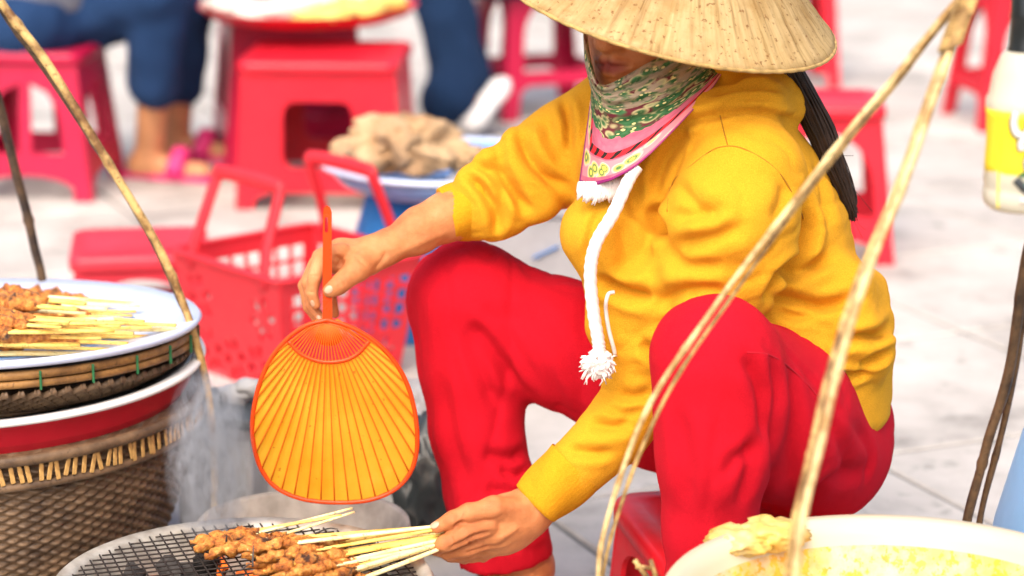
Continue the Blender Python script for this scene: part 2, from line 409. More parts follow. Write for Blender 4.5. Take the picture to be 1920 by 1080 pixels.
# ------------------------------------------------------------------ SDF toolkit for organic shapes
class Field:
    def __init__(s, lo, hi, h):
        s.lo = np.array(lo, float); s.h = h
        s.n = np.ceil((np.array(hi) - s.lo) / h).astype(int) + 1
        s.v = np.full(s.n, 1.0, np.float32)
        s.ax = [(s.lo[i] + np.arange(s.n[i]) * h).astype(np.float32) for i in range(3)]
    def block(s, lo, hi):
        a = np.clip(np.floor((lo - s.lo) / s.h).astype(int), 0, s.n); b = np.clip(np.ceil((hi - s.lo) / s.h).astype(int) + 1, 0, s.n)
        return tuple(slice(a[i], b[i]) for i in range(3))
    def merge(s, sl, d, k, sub=False):
        o = s.v[sl]
        if sub: o2 = -o
        else: o2 = o
        if k > 0:
            hh = np.clip(.5 + .5 * (o2 - d) / k, 0, 1); r = o2 * (1 - hh) + d * hh - k * hh * (1 - hh)
        else: r = np.minimum(o2, d)
        s.v[sl] = -r if sub else r
    def seg(s, a, b, ra, rb, k=.02, sq=None, sub=False):
        a = np.array(a, float); b = np.array(b, float); m = max(ra, rb) * (max(1, sq[1]) if sq else 1) + k + 4 * s.h + .01
        sl = s.block(np.minimum(a, b) - m, np.maximum(a, b) + m)
        if any(x.stop <= x.start for x in sl): return
        X, Y, Zz = np.meshgrid(s.ax[0][sl[0]], s.ax[1][sl[1]], s.ax[2][sl[2]], indexing='ij', sparse=True)
        px, py, pz = X - a[0], Y - a[1], Zz - a[2]; ba = b - a
        if sq:
            n = np.array(sq[0], float); n /= np.linalg.norm(n); e = 1 / sq[1] - 1
            dn = (px * n[0] + py * n[1] + pz * n[2]) * e
            px, py, pz = px + n[0] * dn, py + n[1] * dn, pz + n[2] * dn
            ba = ba + n * ba.dot(n) * e
        L = ba.dot(ba) + 1e-12
        t = np.clip((px * ba[0] + py * ba[1] + pz * ba[2]) / L, 0, 1)
        d = np.sqrt((px - ba[0] * t) ** 2 + (py - ba[1] * t) ** 2 + (pz - ba[2] * t) ** 2) - (ra + (rb - ra) * t)
        if sq and sq[1] < 1: d = d * sq[1]
        s.merge(sl, d.astype(np.float32), k, sub)
    def chain(s, pts, k=.02, sq=None):            # pts: (u, v, depth, radius in px)
        q = [(P(u, v, d), PX(r, v, d)) for u, v, d, r in pts]
        if len(q) == 1: q = q * 2
        for (a, ra), (b, rb) in zip(q, q[1:]): s.seg(a, b, ra, rb, k, sq)
    def cut(s, pt, n, lo, hi):                    # slice off what lies beyond a plane, inside a box
        sl = s.block(np.array(lo), np.array(hi)); X, Y, Zz = np.meshgrid(s.ax[0][sl[0]], s.ax[1][sl[1]], s.ax[2][sl[2]], indexing='ij', sparse=True)
        n = np.array(n, float); n /= np.linalg.norm(n)
        s.v[sl] = np.maximum(s.v[sl], ((X - pt[0]) * n[0] + (Y - pt[1]) * n[1] + (Zz - pt[2]) * n[2]).astype(np.float32))
    def stack(s, levels, k=.02, pw=2.0):               # levels: (z, x, y, rx, ry), descending or ascending in z
        L = np.array(sorted(levels), float)
        zz = s.ax[2]; z0, z1 = L[0, 0], L[-1, 0]
        c = [np.interp(zz, L[:, 0], L[:, i]).astype(np.float32) for i in range(1, 5)]
        X, Y, _ = np.meshgrid(s.ax[0], s.ax[1], zz, indexing='ij', sparse=True)
        rr = (np.abs((X - c[0]) / c[2]) ** pw + np.abs((Y - c[1]) / c[3]) ** pw) ** (1 / pw)
        d = (rr - 1) * np.minimum(c[2], c[3])
        e = np.maximum(z0 - zz, zz - z1)[None, None, :]
        d = np.where(e > -.03, np.maximum(d, 0) * 0 + np.sqrt(np.maximum(d + .03, 0) ** 2 + np.maximum(e + .03, 0) ** 2) - .03 + np.minimum(np.maximum(d + .03, e + .03), 0), d)
        s.merge((slice(None),) * 3, d.astype(np.float32), k)
    def mesh(s):
        v = s.v; ins = v < 0
        cnt = sum(ins[i:i + v.shape[0] - 1, j:j + v.shape[1] - 1, k:k + v.shape[2] - 1].astype(np.int8) for i in (0, 1) for j in (0, 1) for k in (0, 1))
        cells = np.argwhere((cnt > 0) & (cnt < 8)); idx = np.full(cnt.shape, -1, np.int64); idx[tuple(cells.T)] = np.arange(len(cells))
        acc = np.zeros((len(cells), 3)); num = np.zeros(len(cells))
        cor = [(i, j, k) for i in (0, 1) for j in (0, 1) for k in (0, 1)]
        val = {c: v[cells[:, 0] + c[0], cells[:, 1] + c[1], cells[:, 2] + c[2]] for c in cor}
        for c in cor:
            for ax in range(3):
                if c[ax]: continue
                e = list(c); e[ax] = 1; e = tuple(e); A, B = val[c], val[e]; m = (A < 0) != (B < 0)
                t = np.where(m, A / np.where(m, A - B, 1), 0); p = np.tile(np.array(c, float), (len(cells), 1)); p[:, ax] = t
                acc[m] += p[m]; num[m] += 1
        vert = s.lo + (cells + acc / num[:, None]) * s.h
        F = []
        for ax in range(3):
            o1, o2 = [(1, 2), (2, 0), (0, 1)][ax]
            A = np.take(ins, range(0, v.shape[ax] - 1), ax); B = np.take(ins, range(1, v.shape[ax]), ax)
            e = np.argwhere(A != B); e = e[(e[:, o1] > 0) & (e[:, o2] > 0) & (e[:, o1] < v.shape[o1] - 1) & (e[:, o2] < v.shape[o2] - 1)]
            flip = A[tuple(e.T)]
            def g(d1, d2):
                q = e.copy(); q[:, o1] += d1; q[:, o2] += d2; return idx[tuple(q.T)]
            q = np.stack([g(-1, -1), g(0, -1), g(0, 0), g(-1, 0)], 1)
            q[~flip] = q[~flip][:, ::-1]; F.append(q)
        return vert, np.vstack(F)
def vnormals(V, F):
    N = np.zeros_like(V); a, b, c, d = (V[F[:, i]] for i in range(4)); n = np.cross(c - a, d - b)
    for i in range(4): np.add.at(N, F[:, i], n)
    return N / (np.linalg.norm(N, axis=1)[:, None] + 1e-12)
def bvh(V, F): return BVHTree.FromPolygons([tuple(v) for v in V], [tuple(map(int, f)) for f in F])
def cast(tree, u, v):
    D = Vector(DIR(u, v)).normalized(); h = tree.ray_cast(Vector(CAMP), D); return None if h[0] is None else np.array(h[0])
def fold(V, N, tree, px, r, amp, side=.28, taper=True):
    pts = catmull(px, max(6, len(px) * 6)); q = [cast(tree, *p) for p in pts]; q = [x for x in q if x is not None]
    if len(q) < 3: return np.zeros(len(V))
    q = np.array(q); lo, hi = q.min(0) - 4 * r, q.max(0) + 4 * r
    m = np.where(np.all((V > lo) & (V < hi), axis=1))[0]; out = np.zeros(len(V))
    if not len(m): return out
    best = np.full(len(m), 9.); tt = np.zeros(len(m)); W = V[m]
    for i in range(len(q) - 1):
        a, b = q[i], q[i + 1]; ba = b - a; L = ba.dot(ba)
        if L > .0036: continue
        t = np.clip(((W - a) @ ba) / (L + 1e-12), 0, 1); d = np.linalg.norm(W - a - t[:, None] * ba, axis=1)
        w = d < best; best[w] = d[w]; tt[w] = (i + t[w]) / (len(q) - 1)
    prof = np.exp(-(best / r) ** 2) - side * np.exp(-((best - 2.1 * r) / (1.1 * r)) ** 2)
    if taper: prof = prof * np.clip(np.sin(np.pi * np.clip(tt, .02, .98)) * 1.6, 0, 1)
    out[m] = amp * prof; return out
def rumple(V, sc, amp, seed=0):
    return np.array([mnoise.noise(Vector((p[0] * sc + seed, p[1] * sc, p[2] * sc * .8))) for p in V]) * amp
def ridges(V, sc, amp, seed=0, st=(1, 1, 1)):
    out = np.zeros(len(V))
    for i, p in enumerate(V):
        q = Vector((p[0] * sc * st[0] + seed, p[1] * sc * st[1], p[2] * sc * st[2])); w = mnoise.noise(q * .45) * 1.4
        n = 1 - abs(mnoise.noise(q + Vector((w, w, -w)))) * 2.2
        out[i] = -amp * max(0, n) ** 3 * max(0, min(1, .5 + mnoise.noise(q * .3 + Vector((9, 3, 1))) * 1.6))
    return out
def relax(V, F, it=2, lam=.5):
    E = np.vstack([F[:, [0, 1]], F[:, [1, 2]], F[:, [2, 3]], F[:, [3, 0]]])
    for _ in range(it):
        S = np.zeros_like(V); C = np.zeros(len(V)); np.add.at(S, E[:, 0], V[E[:, 1]]); np.add.at(S, E[:, 1], V[E[:, 0]])
        np.add.at(C, E[:, 0], 1); np.add.at(C, E[:, 1], 1); V = V + lam * (S / C[:, None] - V)
    return V
# ------------------------------------------------------------------ the woman
woman = empty('person', G(1400, 1200))
tag(woman, 'crouching woman in yellow hoodie, red trousers and conical straw hat, fanning the grill', 'person')

# ---- hoodie
Fh = Field((-.13, 2.74, .22), (.53, 3.29, .90), .0042)
lv = []
for v, u, hw, d, ry in ((150, 1310, 60, 3.04, .06), (185, 1305, 130, 3.04, .10), (230, 1300, 188, 3.04, .13), (300, 1312, 226, 3.05, .145), (400, 1335, 258, 3.05, .155),
                        (500, 1354, 254, 3.05, .16), (560, 1370, 262, 3.05, .165), (600, 1383, 272, 3.05, .17), (680, 1405, 262, 3.05, .17), (786, 1440, 228, 3.05, .165)):
    p = P(u, v, d); lv.append((p[2], p[0], p[1], PX(hw, v, d), ry))
Fh.stack(lv, 0, 2.2)
Fh.chain([(1165, 205, 3.17, 88), (1062, 285, 3.14, 83), (1000, 320, 3.125, 75), (935, 370, 3.11, 67), (893, 386, 3.10, 63)], .03)
Fh.chain([(1395, 335, 2.905, 120), (1372, 410, 2.875, 126), (1350, 510, 2.88, 114), (1302, 612, 2.93, 92), (1230, 715, 2.925, 74), (1150, 808, 2.905, 66), (1075, 880, 2.89, 58)], .007)
Fh.chain([(1235, 262, 2.955, 34), (1330, 222, 2.925, 46), (1420, 196, 2.95, 52), (1462, 192, 3.02, 50), (1430, 165, 3.10, 48), (1330, 140, 3.14, 44)], .012)
Fh.chain([(1345, 165, 3.0, 60), (1440, 165, 3.02, 50)], .02)
# soft rolls of cloth at the small of the back and at the elbow
Fh.chain([(1500, 545, 2.935, 40), (1580, 540, 2.95, 46), (1625, 545, 3.02, 42)], .03)
Fh.chain([(1510, 625, 2.92, 40), (1590, 612, 2.93, 46), (1632, 600, 3.0, 42)], .025)
Fh.chain([(1560, 668, 2.92, 34), (1625, 660, 2.95, 44), (1630, 655, 3.05, 42)], .025)
Fh.chain([(1218, 480, 2.925, 34), (1240, 560, 2.90, 44), (1222, 640, 2.90, 42)], .03)
Fh.chain([(1120, 440, 2.93, 70), (1150, 500, 2.93, 60)], .06)
Fh.chain([(1150, 610, 2.93, 52), (1200, 650, 2.93, 60)], .05)
for a in ((880, 335, 3.085, 20, 928, 425, 3.075, 24), (915, 300, 3.09, 22, 965, 405, 3.075, 26), (965, 262, 3.10, 22, 1015, 385, 3.075, 30)):
    Fh.chain([a[:4], a[4:]], .022)
V, F = Fh.mesh(); V = relax(V, F, 2, .5); N = vnormals(V, F); T_ = bvh(V, F)
D_ = np.zeros(len(V))
for px, r, amp in (
    ([(1225, 380), (1236, 412), (1250, 449)], .014, -.016), ([(1253, 462), (1300, 455), (1350, 442), (1400, 420)], .012, -.008),
    ([(1119, 520), (1150, 541), (1188, 553), (1226, 556)], .011, -.014), ([(1222, 580), (1265, 553), (1318, 545), (1370, 552)], .012, -.009),
    ([(1200, 641), (1225, 662), (1245, 665)], .010, -.009), ([(1508, 380), (1514, 429), (1492, 478), (1459, 514), (1437, 571)], .012, -.018),
    ([(1462, 520), (1506, 507), (1562, 480)], .010, -.012), ([(1445, 553), (1498, 567), (1550, 574), (1605, 556)], .009, -.012),
    ([(1450, 578), (1490, 593), (1535, 592)], .008, -.008), ([(1505, 690), (1547, 702), (1592, 706), (1640, 700)], .007, -.009),
    ([(1565, 640), (1610, 636), (1653, 626), (1672, 608)], .009, -.012), ([(1610, 690), (1640, 675), (1676, 660)], .009, -.009),
    ([(1125, 385), (1108, 440), (1100, 490)], .007, -.005), ([(1165, 400), (1175, 470), (1160, 525)], .014, -.007), ([(1200, 380), (1210, 450), (1190, 520)], .014, -.006),
    ([(870, 322), (900, 348), (921, 380), (932, 418), (929, 448)], .008, -.012), ([(880, 303), (916, 324), (940, 364), (945, 430)], .008, -.010),
    ([(910, 297), (940, 326), (967, 367), (988, 405)], .009, -.011), ([(930, 276), (955, 343), (1000, 402)], .009, -.007),
    ([(972, 240), (992, 294), (1027, 332), (1068, 355)], .010, -.012), ([(1054, 175), (1066, 229), (1067, 290)], .008, -.010), ([(1020, 215), (1040, 270), (1062, 310)], .012, -.005),
    ([(1266, 242), (1296, 227), (1352, 212), (1397, 206), (1450, 216), (1503, 232)], .007, -.010),
    ([(1292, 242), (1262, 277), (1236, 322), (1226, 375)], .010, -.009), ([(1200, 330), (1190, 375), (1195, 420)], .012, -.006),
    ([(1330, 180), (1370, 168), (1420, 160), (1470, 170)], .007, -.007), ([(1340, 205), (1400, 185), (1470, 190)], .006, -.004),
    ([(1262, 340), (1300, 380), (1330, 400)], .012, -.005), ([(1258, 400), (1310, 405), (1360, 390)], .012, -.006),
    ([(1450, 420), (1470, 380), (1475, 340)], .014, -.005), ([(1530, 300), (1545, 360), (1555, 430)], .014, -.005),
    ([(1100, 790), (1150, 800), (1190, 790)], .010, -.008), ([(1060, 840), (1110, 850), (1150, 850)], .008, -.006), ([(1150, 735), (1190, 745), (1225, 735)], .009, -.007),
    ([(1135, 765), (1180, 775), (1215, 765)], .007, -.005), ([(1240, 470), (1290, 500), (1360, 500)], .014, -.006)):
    D_ += fold(V, N, T_, px, r * .76, amp * 1.6)
D_ += rumple(V, 12, .0025) + rumple(V, 30, .0010, 9) + ridges(V, 15, .0035, 4, (1, 1, 1.5)) + ridges(V, 26, .0022, 11, (.8, 1, 1.4))
V = V + N * D_[:, None]; V = relax(V, F, 1, .4)
hoodie = add('hoodie', (V, F), M['yellow'], woman, fix=False); hoodie['label'] = 'mustard yellow fleece hoodie'
TH = bvh(V, F)
def on(tree, px, lift, n=30, dflt=None):
    out = []
    for u, v in catmull(px, n):
        h = cast(tree, u, v)
        if h is not None:
            D = DIR(u, v); out.append(h - D / np.linalg.norm(D) * lift)
    return np.array(out)
def smooth_path(q, it=4):
    q = q.copy()
    for _ in range(it): q[1:-1] = .5 * q[1:-1] + .25 * (q[:-2] + q[2:])
    return q
for px in ([(1506, 410), (1502, 397), (1472, 337), (1435, 300), (1390, 277), (1364, 274), (1334, 281), (1296, 311), (1266, 334), (1255, 360), (1251, 397)], [(1350, 216), (1357, 245), (1364, 272)]):
    q = smooth_path(on(TH, px, .0002, 50)); add('seam', tube(q, .0009, 6), M['seam'], hoodie)
# cuffs: ribbed sleeves of cloth, open at the wrist
def cuff(a, b, ra, rb, sq=1.0):
    a, b = np.array(a), np.array(b); n = 14; V = []; F = []; s = 96
    T = (b - a) / np.linalg.norm(b - a); X = np.cross(T, [0, 1, 0]); X /= np.linalg.norm(X); Y = np.cross(T, X)
    prof = [(i / (n - 1), 0) for i in range(n)] + [(1.012, -.0025), (1.0, -.005), (.9, -.006), (.5, -.006)]
    for (q, off) in prof:
        r = ra + (rb - ra) * min(q, 1) + off + (.0025 * math.sin(math.pi * min(max(q, 0), 1)))
        for k in range(s):
            th = 2 * math.pi * k / s; rr = r + .0005 * math.cos(th * 40) * (1 if off == 0 else 0) + .0022 * math.sin(3 * th + 4 * q)
            V.append(a + (b - a) * q + rr * (math.cos(th) * X + sq * math.sin(th) * Y))
    for i in range(len(prof) - 1):
        for k in range(s): F.append((i * s + k, i * s + (k + 1) % s, (i + 1) * s + (k + 1) % s, (i + 1) * s + k))
    return V, F
add('cuff', cuff(P(902, 384, 3.10), P(836, 405, 3.085), PX(57, 390, 3.1), PX(50, 400, 3.1)), M['cuff'], hoodie)
add('cuff', cuff(P(1078, 872, 2.89), P(1006, 946, 2.88), PX(59, 880, 2.89), PX(49, 940, 2.88)), M['cuff'], hoodie)
# drawstring: twisted cotton cord ending in a frayed knot
q = catmull([P(1195, 312, 2.875), P(1180, 335, 2.87), P(1150, 400, 2.855), P(1118, 455, 2.845), P(1107, 510, 2.845), P(1112, 580, 2.85), P(1122, 640, 2.855), P(1124, 662, 2.855)], 150)
add('drawstring', tube(q, PX(11, 500, 2.85), 16, twist=lambda t, i: 1 + .16 * abs(math.sin(1.5 * t + i * .55))), M['rope'], hoodie)
kc = P(1122, 682, 2.853); vf = [blob(kc, (.0185, .017, .0165), 3, .34, 2.6, 4)]
for k in range(90):
    a = random.uniform(0, 6.28); c2 = random.uniform(-.85, .75); dv = np.array([math.cos(a) * math.sqrt(1 - c2 * c2), math.sin(a) * math.sqrt(1 - c2 * c2), c2])
    s0 = kc + dv * .014; s1 = s0 + dv * .006 + rng.normal(0, .002, 3); s2 = s1 + dv * .002 + np.array([0, 0, -.004]) + rng.normal(0, .003, 3)
    vf.append(tube([s0, s1, s2], [.0013, .0012, .0007], 4))
add('drawstring_knot', join(*vf), M['rope'], hoodie)
q = smooth_path(on(TH, [(1152, 548), (1140, 552), (1136, 580), (1142, 620), (1150, 650), (1153, 664)], .001, 40)); add('pocket_trim', tube(q, .0026, 8), M['trim'], hoodie)

# ---- trousers
Ft = Field((-.15, 2.60, .03), (.55, 3.33, .60), .0050)
Ft.chain([(1480, 810, 3.10, 150), (1250, 735, 3.13, 140), (1050, 642, 3.14, 113), (878, 562, 3.15, 106)], .03)
Ft.chain([(878, 562, 3.15, 106), (882, 690, 3.14, 92), (892, 800, 3.13, 82), (926, 940, 3.12, 84), (955, 1075, 3.12, 92)], .03)
Ft.chain([(1532, 845, 3.03, 136), (1440, 775, 2.90, 152), (1340, 672, 2.765, 111)], .03)
Ft.chain([(1340, 672, 2.765, 111), (1338, 780, 2.765, 105), (1337, 860, 2.765, 98), (1332, 990, 2.77, 80), (1328, 1120, 2.78, 76), (1326, 1230, 2.78, 84)], .03)
Ft.chain([(1500, 760, 3.06, 150), (1540, 790, 3.08, 128)], .04)
# open the hems
pa, pb = P(860, 1060, 3.12), P(1045, 1034, 3.12); dn = np.array([pb[2] - pa[2], 0, -(pb[0] - pa[0])])
Ft.cut(pa, dn, (-.15, 3.0, .0), (P(1110, 1000, 3.12)[0], 3.33, .22)); Ft.seg(P(946, 1020, 3.12), P(960, 1090, 3.12), .047, .052, .003, sub=True)
V, F = Ft.mesh(); V = relax(V, F, 2, .5); N = vnormals(V, F); T_ = bvh(V, F); D_ = np.zeros(len(V))
for px, r, amp in (
    ([(1388, 664), (1416, 698), (1430, 739), (1434, 790), (1438, 840)], .012, -.012), ([(1440, 660), (1455, 720), (1452, 800), (1448, 900)], .011, -.008),
    ([(1480, 690), (1492, 760), (1484, 850), (1480, 940)], .012, -.007), ([(1535, 760), (1580, 830), (1590, 900)], .012, -.006), ([(1600, 790), (1630, 850), (1625, 910)], .010, -.005),
    ([(1460, 640), (1530, 720), (1600, 800)], .006, -.003), ([(1345, 780), (1335, 880), (1320, 990)], .006, -.003), ([(1410, 800), (1405, 880), (1385, 960)], .012, -.007),
    ([(1270, 760), (1285, 860), (1290, 960)], .014, -.005), ([(1360, 900), (1380, 860), (1425, 840)], .010, -.006),
    ([(880, 600), (925, 660), (972, 735)], .013, -.014), ([(862, 615), (900, 690), (935, 770)], .011, -.009), ([(905, 565), (960, 640), (1020, 740)], .012, -.008),
    ([(935, 560), (1000, 640), (1060, 780)], .013, -.007), ([(980, 560), (1040, 640), (1100, 760)], .014, -.006), ([(935, 880), (962, 890), (992, 885)], .009, -.010),
    ([(905, 850), (950, 862), (985, 850)], .010, -.007), ([(900, 930), (950, 920), (1000, 930)], .011, -.006), ([(960, 985), (990, 990), (1025, 980)], .010, -.009), ([(880, 1000), (930, 1010), (980, 1030)], .012, -.006),
    ([(820, 690), (840, 800), (870, 920)], .016, -.005), ([(1500, 960), (1560, 900), (1640, 880)], .016, -.006)):
    D_ += fold(V, N, T_, px, r * .85, amp * 1.2)
D_ += rumple(V, 9, .003, 3) + rumple(V, 26, .0008, 5) + ridges(V, 10, .0045, 2, (1.9, 1.2, .5)) + ridges(V, 22, .0018, 6, (1.5, 1, .6))
hem = np.clip(((V - pa) @ (-dn / np.linalg.norm(dn)) - .004) / .03, 0, 1); D_ = np.where((V[:, 0] < P(1110, 1000, 3.12)[0]) & (V[:, 1] > 3.0), D_ * hem, D_)
V = V + N * D_[:, None]; V = relax(V, F, 1, .4)
trousers = add('trousers', (V, F), M['red_cloth'], woman, fix=False); trousers['label'] = 'bright red cotton trousers'
TT = bvh(V, F)
for px in ([(1400, 660), (1450, 668), (1510, 716), (1555, 775)],):
    q = smooth_path(on(TT, px, .0001, 40)); add('seam', tube(q, .0009, 6), M['seam_red'], trousers)

# ---- body: head, neck, trunk, limbs, hands and feet in one mesh
pieces = []; lips = []
# head
Hc = P(1228, 33, 3.03); fw = np.array([-.62, -.76, -.08]); fw /= np.linalg.norm(fw)
lf = np.cross([0, 0, 1], fw); lf /= np.linalg.norm(lf); up = np.cross(fw, lf)
def HL(f, l, u): return Hc + fw * f + lf * l + up * u
Fd = Field(Hc - .15, Hc + np.array([.15, .15, .14]), .0024)
def hs(a, ra, b=None, rb=None, k=.012, sq=None, sub=False):
    Fd.seg(HL(*a), HL(*(b or a)), ra, rb if rb else ra, k, sq, sub)
hs((-.022, 0, .035), .088, k=0, sq=(lf, .86)); hs((.022, 0, -.005), .066, (.03, 0, .03), .06, .03, (lf, .98))
hs((.02, 0, -.040), .058, (.066, 0, -.078), .026, .03); hs((.058, 0, -.045), .038, k=.02); hs((.045, -.022, -.055), .036, k=.02)
for s in (-1, 1):
    hs((.047, s * .036, -.018), .030, k=.025); hs((.058, s * .030, .022), .012, k=.01, sub=True); hs((.052, s * .030, .022), .0125, k=.003)
    hs((.095, s * .0125, -.0155), .0085, k=.006); hs((.101, s * .0065, -.021), .0028, (.094, s * .009, -.022), .0028, .002, sub=True)
    hs((-.01, s * .074, .0), .012, (-.006, s * .076, .03), .014, .008)
    hs((.0865, s * .0255, -.0405), .0050, (.0975, s * .008, -.0355), .0074, .004)       # upper lip
    hs((.0865, s * .0245, -.0435), .0050, (.0955, s * .006, -.0492), .0088, .004)      # lower lip
    hs((.093, s * .025, -.042), .0024, (.109, 0, -.0415), .0026, .002, sub=True)       # line of the mouth
hs((.080, 0, .03), .009, (.106, 0, -.009), .0112, .014); hs((.106, 0, -.010), .0122, k=.008)
hs((.083, 0, -.028), .013, k=.012)
Fd.seg(HL(-.02, 0, -.06), HL(-.05, 0, -.14), .052, .055, .03)
V, F = Fd.mesh(); pieces.append((V, F))
L = (V - Hc) @ np.stack([fw, lf, up], 1)
lm = np.exp(-((L[:, 2] + .0420) / .0100) ** 4) * np.exp(-(L[:, 1] / .0235) ** 4) * (L[:, 0] > .075); lips.append(lm)
# trunk, legs, feet (mostly inside the clothes)
Fb = Field((-.20, 2.55, -.003), (.55, 3.33, .84), .007)
Fb.chain([(1340, 140, 3.05, 60), (1320, 260, 3.05, 110), (1350, 450, 3.05, 150), (1420, 650, 3.05, 150), (1490, 780, 3.06, 120)], .05)
Fb.chain([(1480, 810, 3.10, 110), (1050, 652, 3.14, 90), (878, 566, 3.15, 72), (893, 800, 3.13, 55), (960, 1030, 3.125, 50), (975, 1062, 3.12, 60), (955, 1110, 3.10, 62)], .02)
Fb.chain([(1532, 835, 3.03, 100), (1440, 775, 2.90, 110), (1340, 676, 2.77, 80), (1337, 860, 2.77, 62), (1328, 1180, 2.78, 45), (1326, 1290, 2.79, 44)], .02)
gz = .0
def foot(ank, heading, k=.02):
    a = np.array(ank); h = np.array(heading, float); h /= np.linalg.norm(h); s = np.array([-h[1], h[0], 0])
    base = np.array([a[0], a[1], 0])
    Fb.seg(a, base + [0, 0, .045] - h * .012, .034, .036, k); Fb.seg(base - h * .035 + [0, 0, .030], base + h * .03 + [0, 0, .045], .029, .036, k)
    Fb.seg(base + h * .02 + [0, 0, .05], base + h * .135 + [0, 0, .022], .040, .022, k, (s, 1.25))
    for i in range(5):
        o = (i - 2) * .0175; l = .172 - .006 * i - (.006 if i == 4 else 0)
        Fb.seg(base + h * .13 + s * o * .9 + [0, 0, .02], base + h * l + s * o * 1.15 + [0, 0, .012], .013, .0105 if i else .012, .004)
foot(P(968, 1055, 3.125), (-.78, -.55, 0)); foot(P(1326, 1270, 2.79), (-.55, -.83, 0))
Fb.chain([(1155, 215, 3.17, 55), (1000, 330, 3.13, 48), (900, 385, 3.10, 42)], .02); Fb.chain([(1395, 335, 2.93, 60), (1335, 520, 2.92, 60), (1270, 660, 2.93, 48), (1090, 865, 2.895, 38)], .02)
V, F = Fb.mesh(); V = relax(V, F, 1, .5); pieces.append((V, F)); lips.append(np.zeros(len(V)))
nails = []
# right forearm and hand closed on the fan handle
lo = np.minimum(P(540, 640, 2.9), P(920, 350, 3.16)); hi = np.maximum(P(540, 640, 2.9), P(920, 350, 3.16)); lo[2] -= .01
Fr = Field(lo - [.0, .0, .03], hi + [.02, .02, .05], .0020)
Fr.chain([(905, 385, 3.10, 46), (845, 405, 3.088, 43), (780, 437, 3.07, 38), (720, 466, 3.05, 30.5), (695, 476, 3.045, 30)], .012)
Fr.chain([(860, 392, 3.085, 36), (790, 422, 3.065, 30)], .02)
Fr.chain([(697, 478, 3.045, 29), (655, 488, 3.03, 27), (618, 492, 3.02, 22)], .012)               # back of the hand
Fr.chain([(690, 470, 3.05, 22), (640, 470, 3.045, 21), (602, 482, 3.035, 17)], .01); Fr.chain([(690, 482, 3.06, 20), (625, 490, 3.065, 18), (592, 497, 3.06, 14)], .01)
Fr.chain([(640, 468, 3.018, 14), (628, 474, 3.012, 15), (606, 480, 3.012, 15.5)], .006)           # index knuckle web
Fr.chain([(606, 480, 3.012, 15.5), (590, 520, 3.002, 13.5), (584, 550, 3.000, 11.5), (592, 572, 3.000, 9.5)], .003)
Fr.chain([(600, 486, 3.035, 14), (577, 530, 3.026, 12.5), (584, 575, 3.020, 11), (601, 597, 3.012, 9.5)], .003)
Fr.chain([(592, 492, 3.052, 13), (571, 535, 3.046, 11.5), (578, 575, 3.04, 10), (597, 602, 3.032, 9)], .003)
Fr.chain([(590, 500, 3.07, 12), (570, 540, 3.064, 10), (574, 566, 3.058, 9), (588, 588, 3.05, 8)], .003)
Fr.chain([(690, 492, 3.03, 26), (668, 506, 3.005, 22), (648, 522, 2.992, 17.5), (634, 535, 2.986, 16), (619, 545, 2.984, 13.5)], .008)   # thumb
Fr.chain([(622, 560, 3.018, 10), (628, 588, 3.022, 8)], .004)
V, F = Fr.mesh(); N = vnormals(V, F); T_ = bvh(V, F); D_ = np.zeros(len(V))
for px, r, a in (([(628, 478), (640, 490), (634, 502)], .0035, -.004), ([(655, 500), (648, 510), (640, 520)], .003, -.0015), ([(636, 519), (644, 528), (648, 536)], .0016, -.0012), ([(630, 523), (637, 531), (641, 540)], .0014, -.0010),
                 ([(578, 519), (586, 517), (597, 520)], .0016, -.0013), ([(577, 524), (586, 523), (595, 526)], .0014, -.001), ([(575, 548), (582, 547), (592, 549)], .0014, -.001),
                 ([(700, 505), (716, 490), (725, 470)], .004, -.0018), ([(690, 470), (665, 480), (640, 482)], .005, .0010), ([(740, 478), (790, 455), (850, 432)], .006, .0016), ([(690, 500), (676, 490), (668, 480)], .003, -.0014)):
    D_ += fold(V, N, T_, px, r, a, .2)
D_ += rumple(V, 60, .0008)
V = V + N * D_[:, None]; pieces.append((V, F)); lips.append(np.zeros(len(V))); TR_ = bvh(V, F)
# left forearm and hand gripping the skewers
lo = np.minimum(P(790, 1075, 2.78), P(1110, 850, 2.95)); hi = np.maximum(P(790, 1075, 2.78), P(1110, 850, 2.95)); lo, hi = np.minimum(lo, P(790, 1075, 2.95)), np.maximum(hi, P(1110, 850, 2.78))
Fl = Field(lo - [.02, .0, .02], hi + [.01, .01, .02], .0020)
Fl.chain([(1090, 870, 2.895, 42), (1030, 925, 2.885, 38), (1000, 952, 2.88, 38), (965, 968, 2.875, 42)], .012)
Fl.chain([(985, 962, 2.88, 40), (930, 982, 2.868, 44), (895, 992, 2.86, 36)], .015)
Fl.chain([(960, 995, 2.885, 38), (905, 1015, 2.885, 30)], .015)
Fl.chain([(975, 955, 2.86, 24), (925, 952, 2.842, 21), (880, 962, 2.832, 17), (850, 974, 2.828, 15.5), (820, 988, 2.826, 12)], .008)     # thumb
Fl.chain([(915, 984, 2.842, 22), (870, 1000, 2.824, 20), (834, 1019, 2.824, 16.5), (817, 1030, 2.838, 12.5), (832, 1036, 2.86, 11)], .002)   # index
Fl.chain([(915, 1008, 2.852, 20), (872, 1027, 2.838, 17.5), (838, 1036, 2.845, 14), (845, 1042, 2.868, 12), (870, 1040, 2.88, 11)], .002)
Fl.chain([(915, 1018, 2.872, 19), (880, 1034, 2.868, 16), (856, 1040, 2.87, 13), (870, 1046, 2.885, 11), (895, 1040, 2.89, 10)], .004)
Fl.chain([(935, 1022, 2.888, 18), (905, 1038, 2.888, 14), (885, 1042, 2.89, 12), (905, 1044, 2.90, 10), (920, 1036, 2.90, 9)], .004)
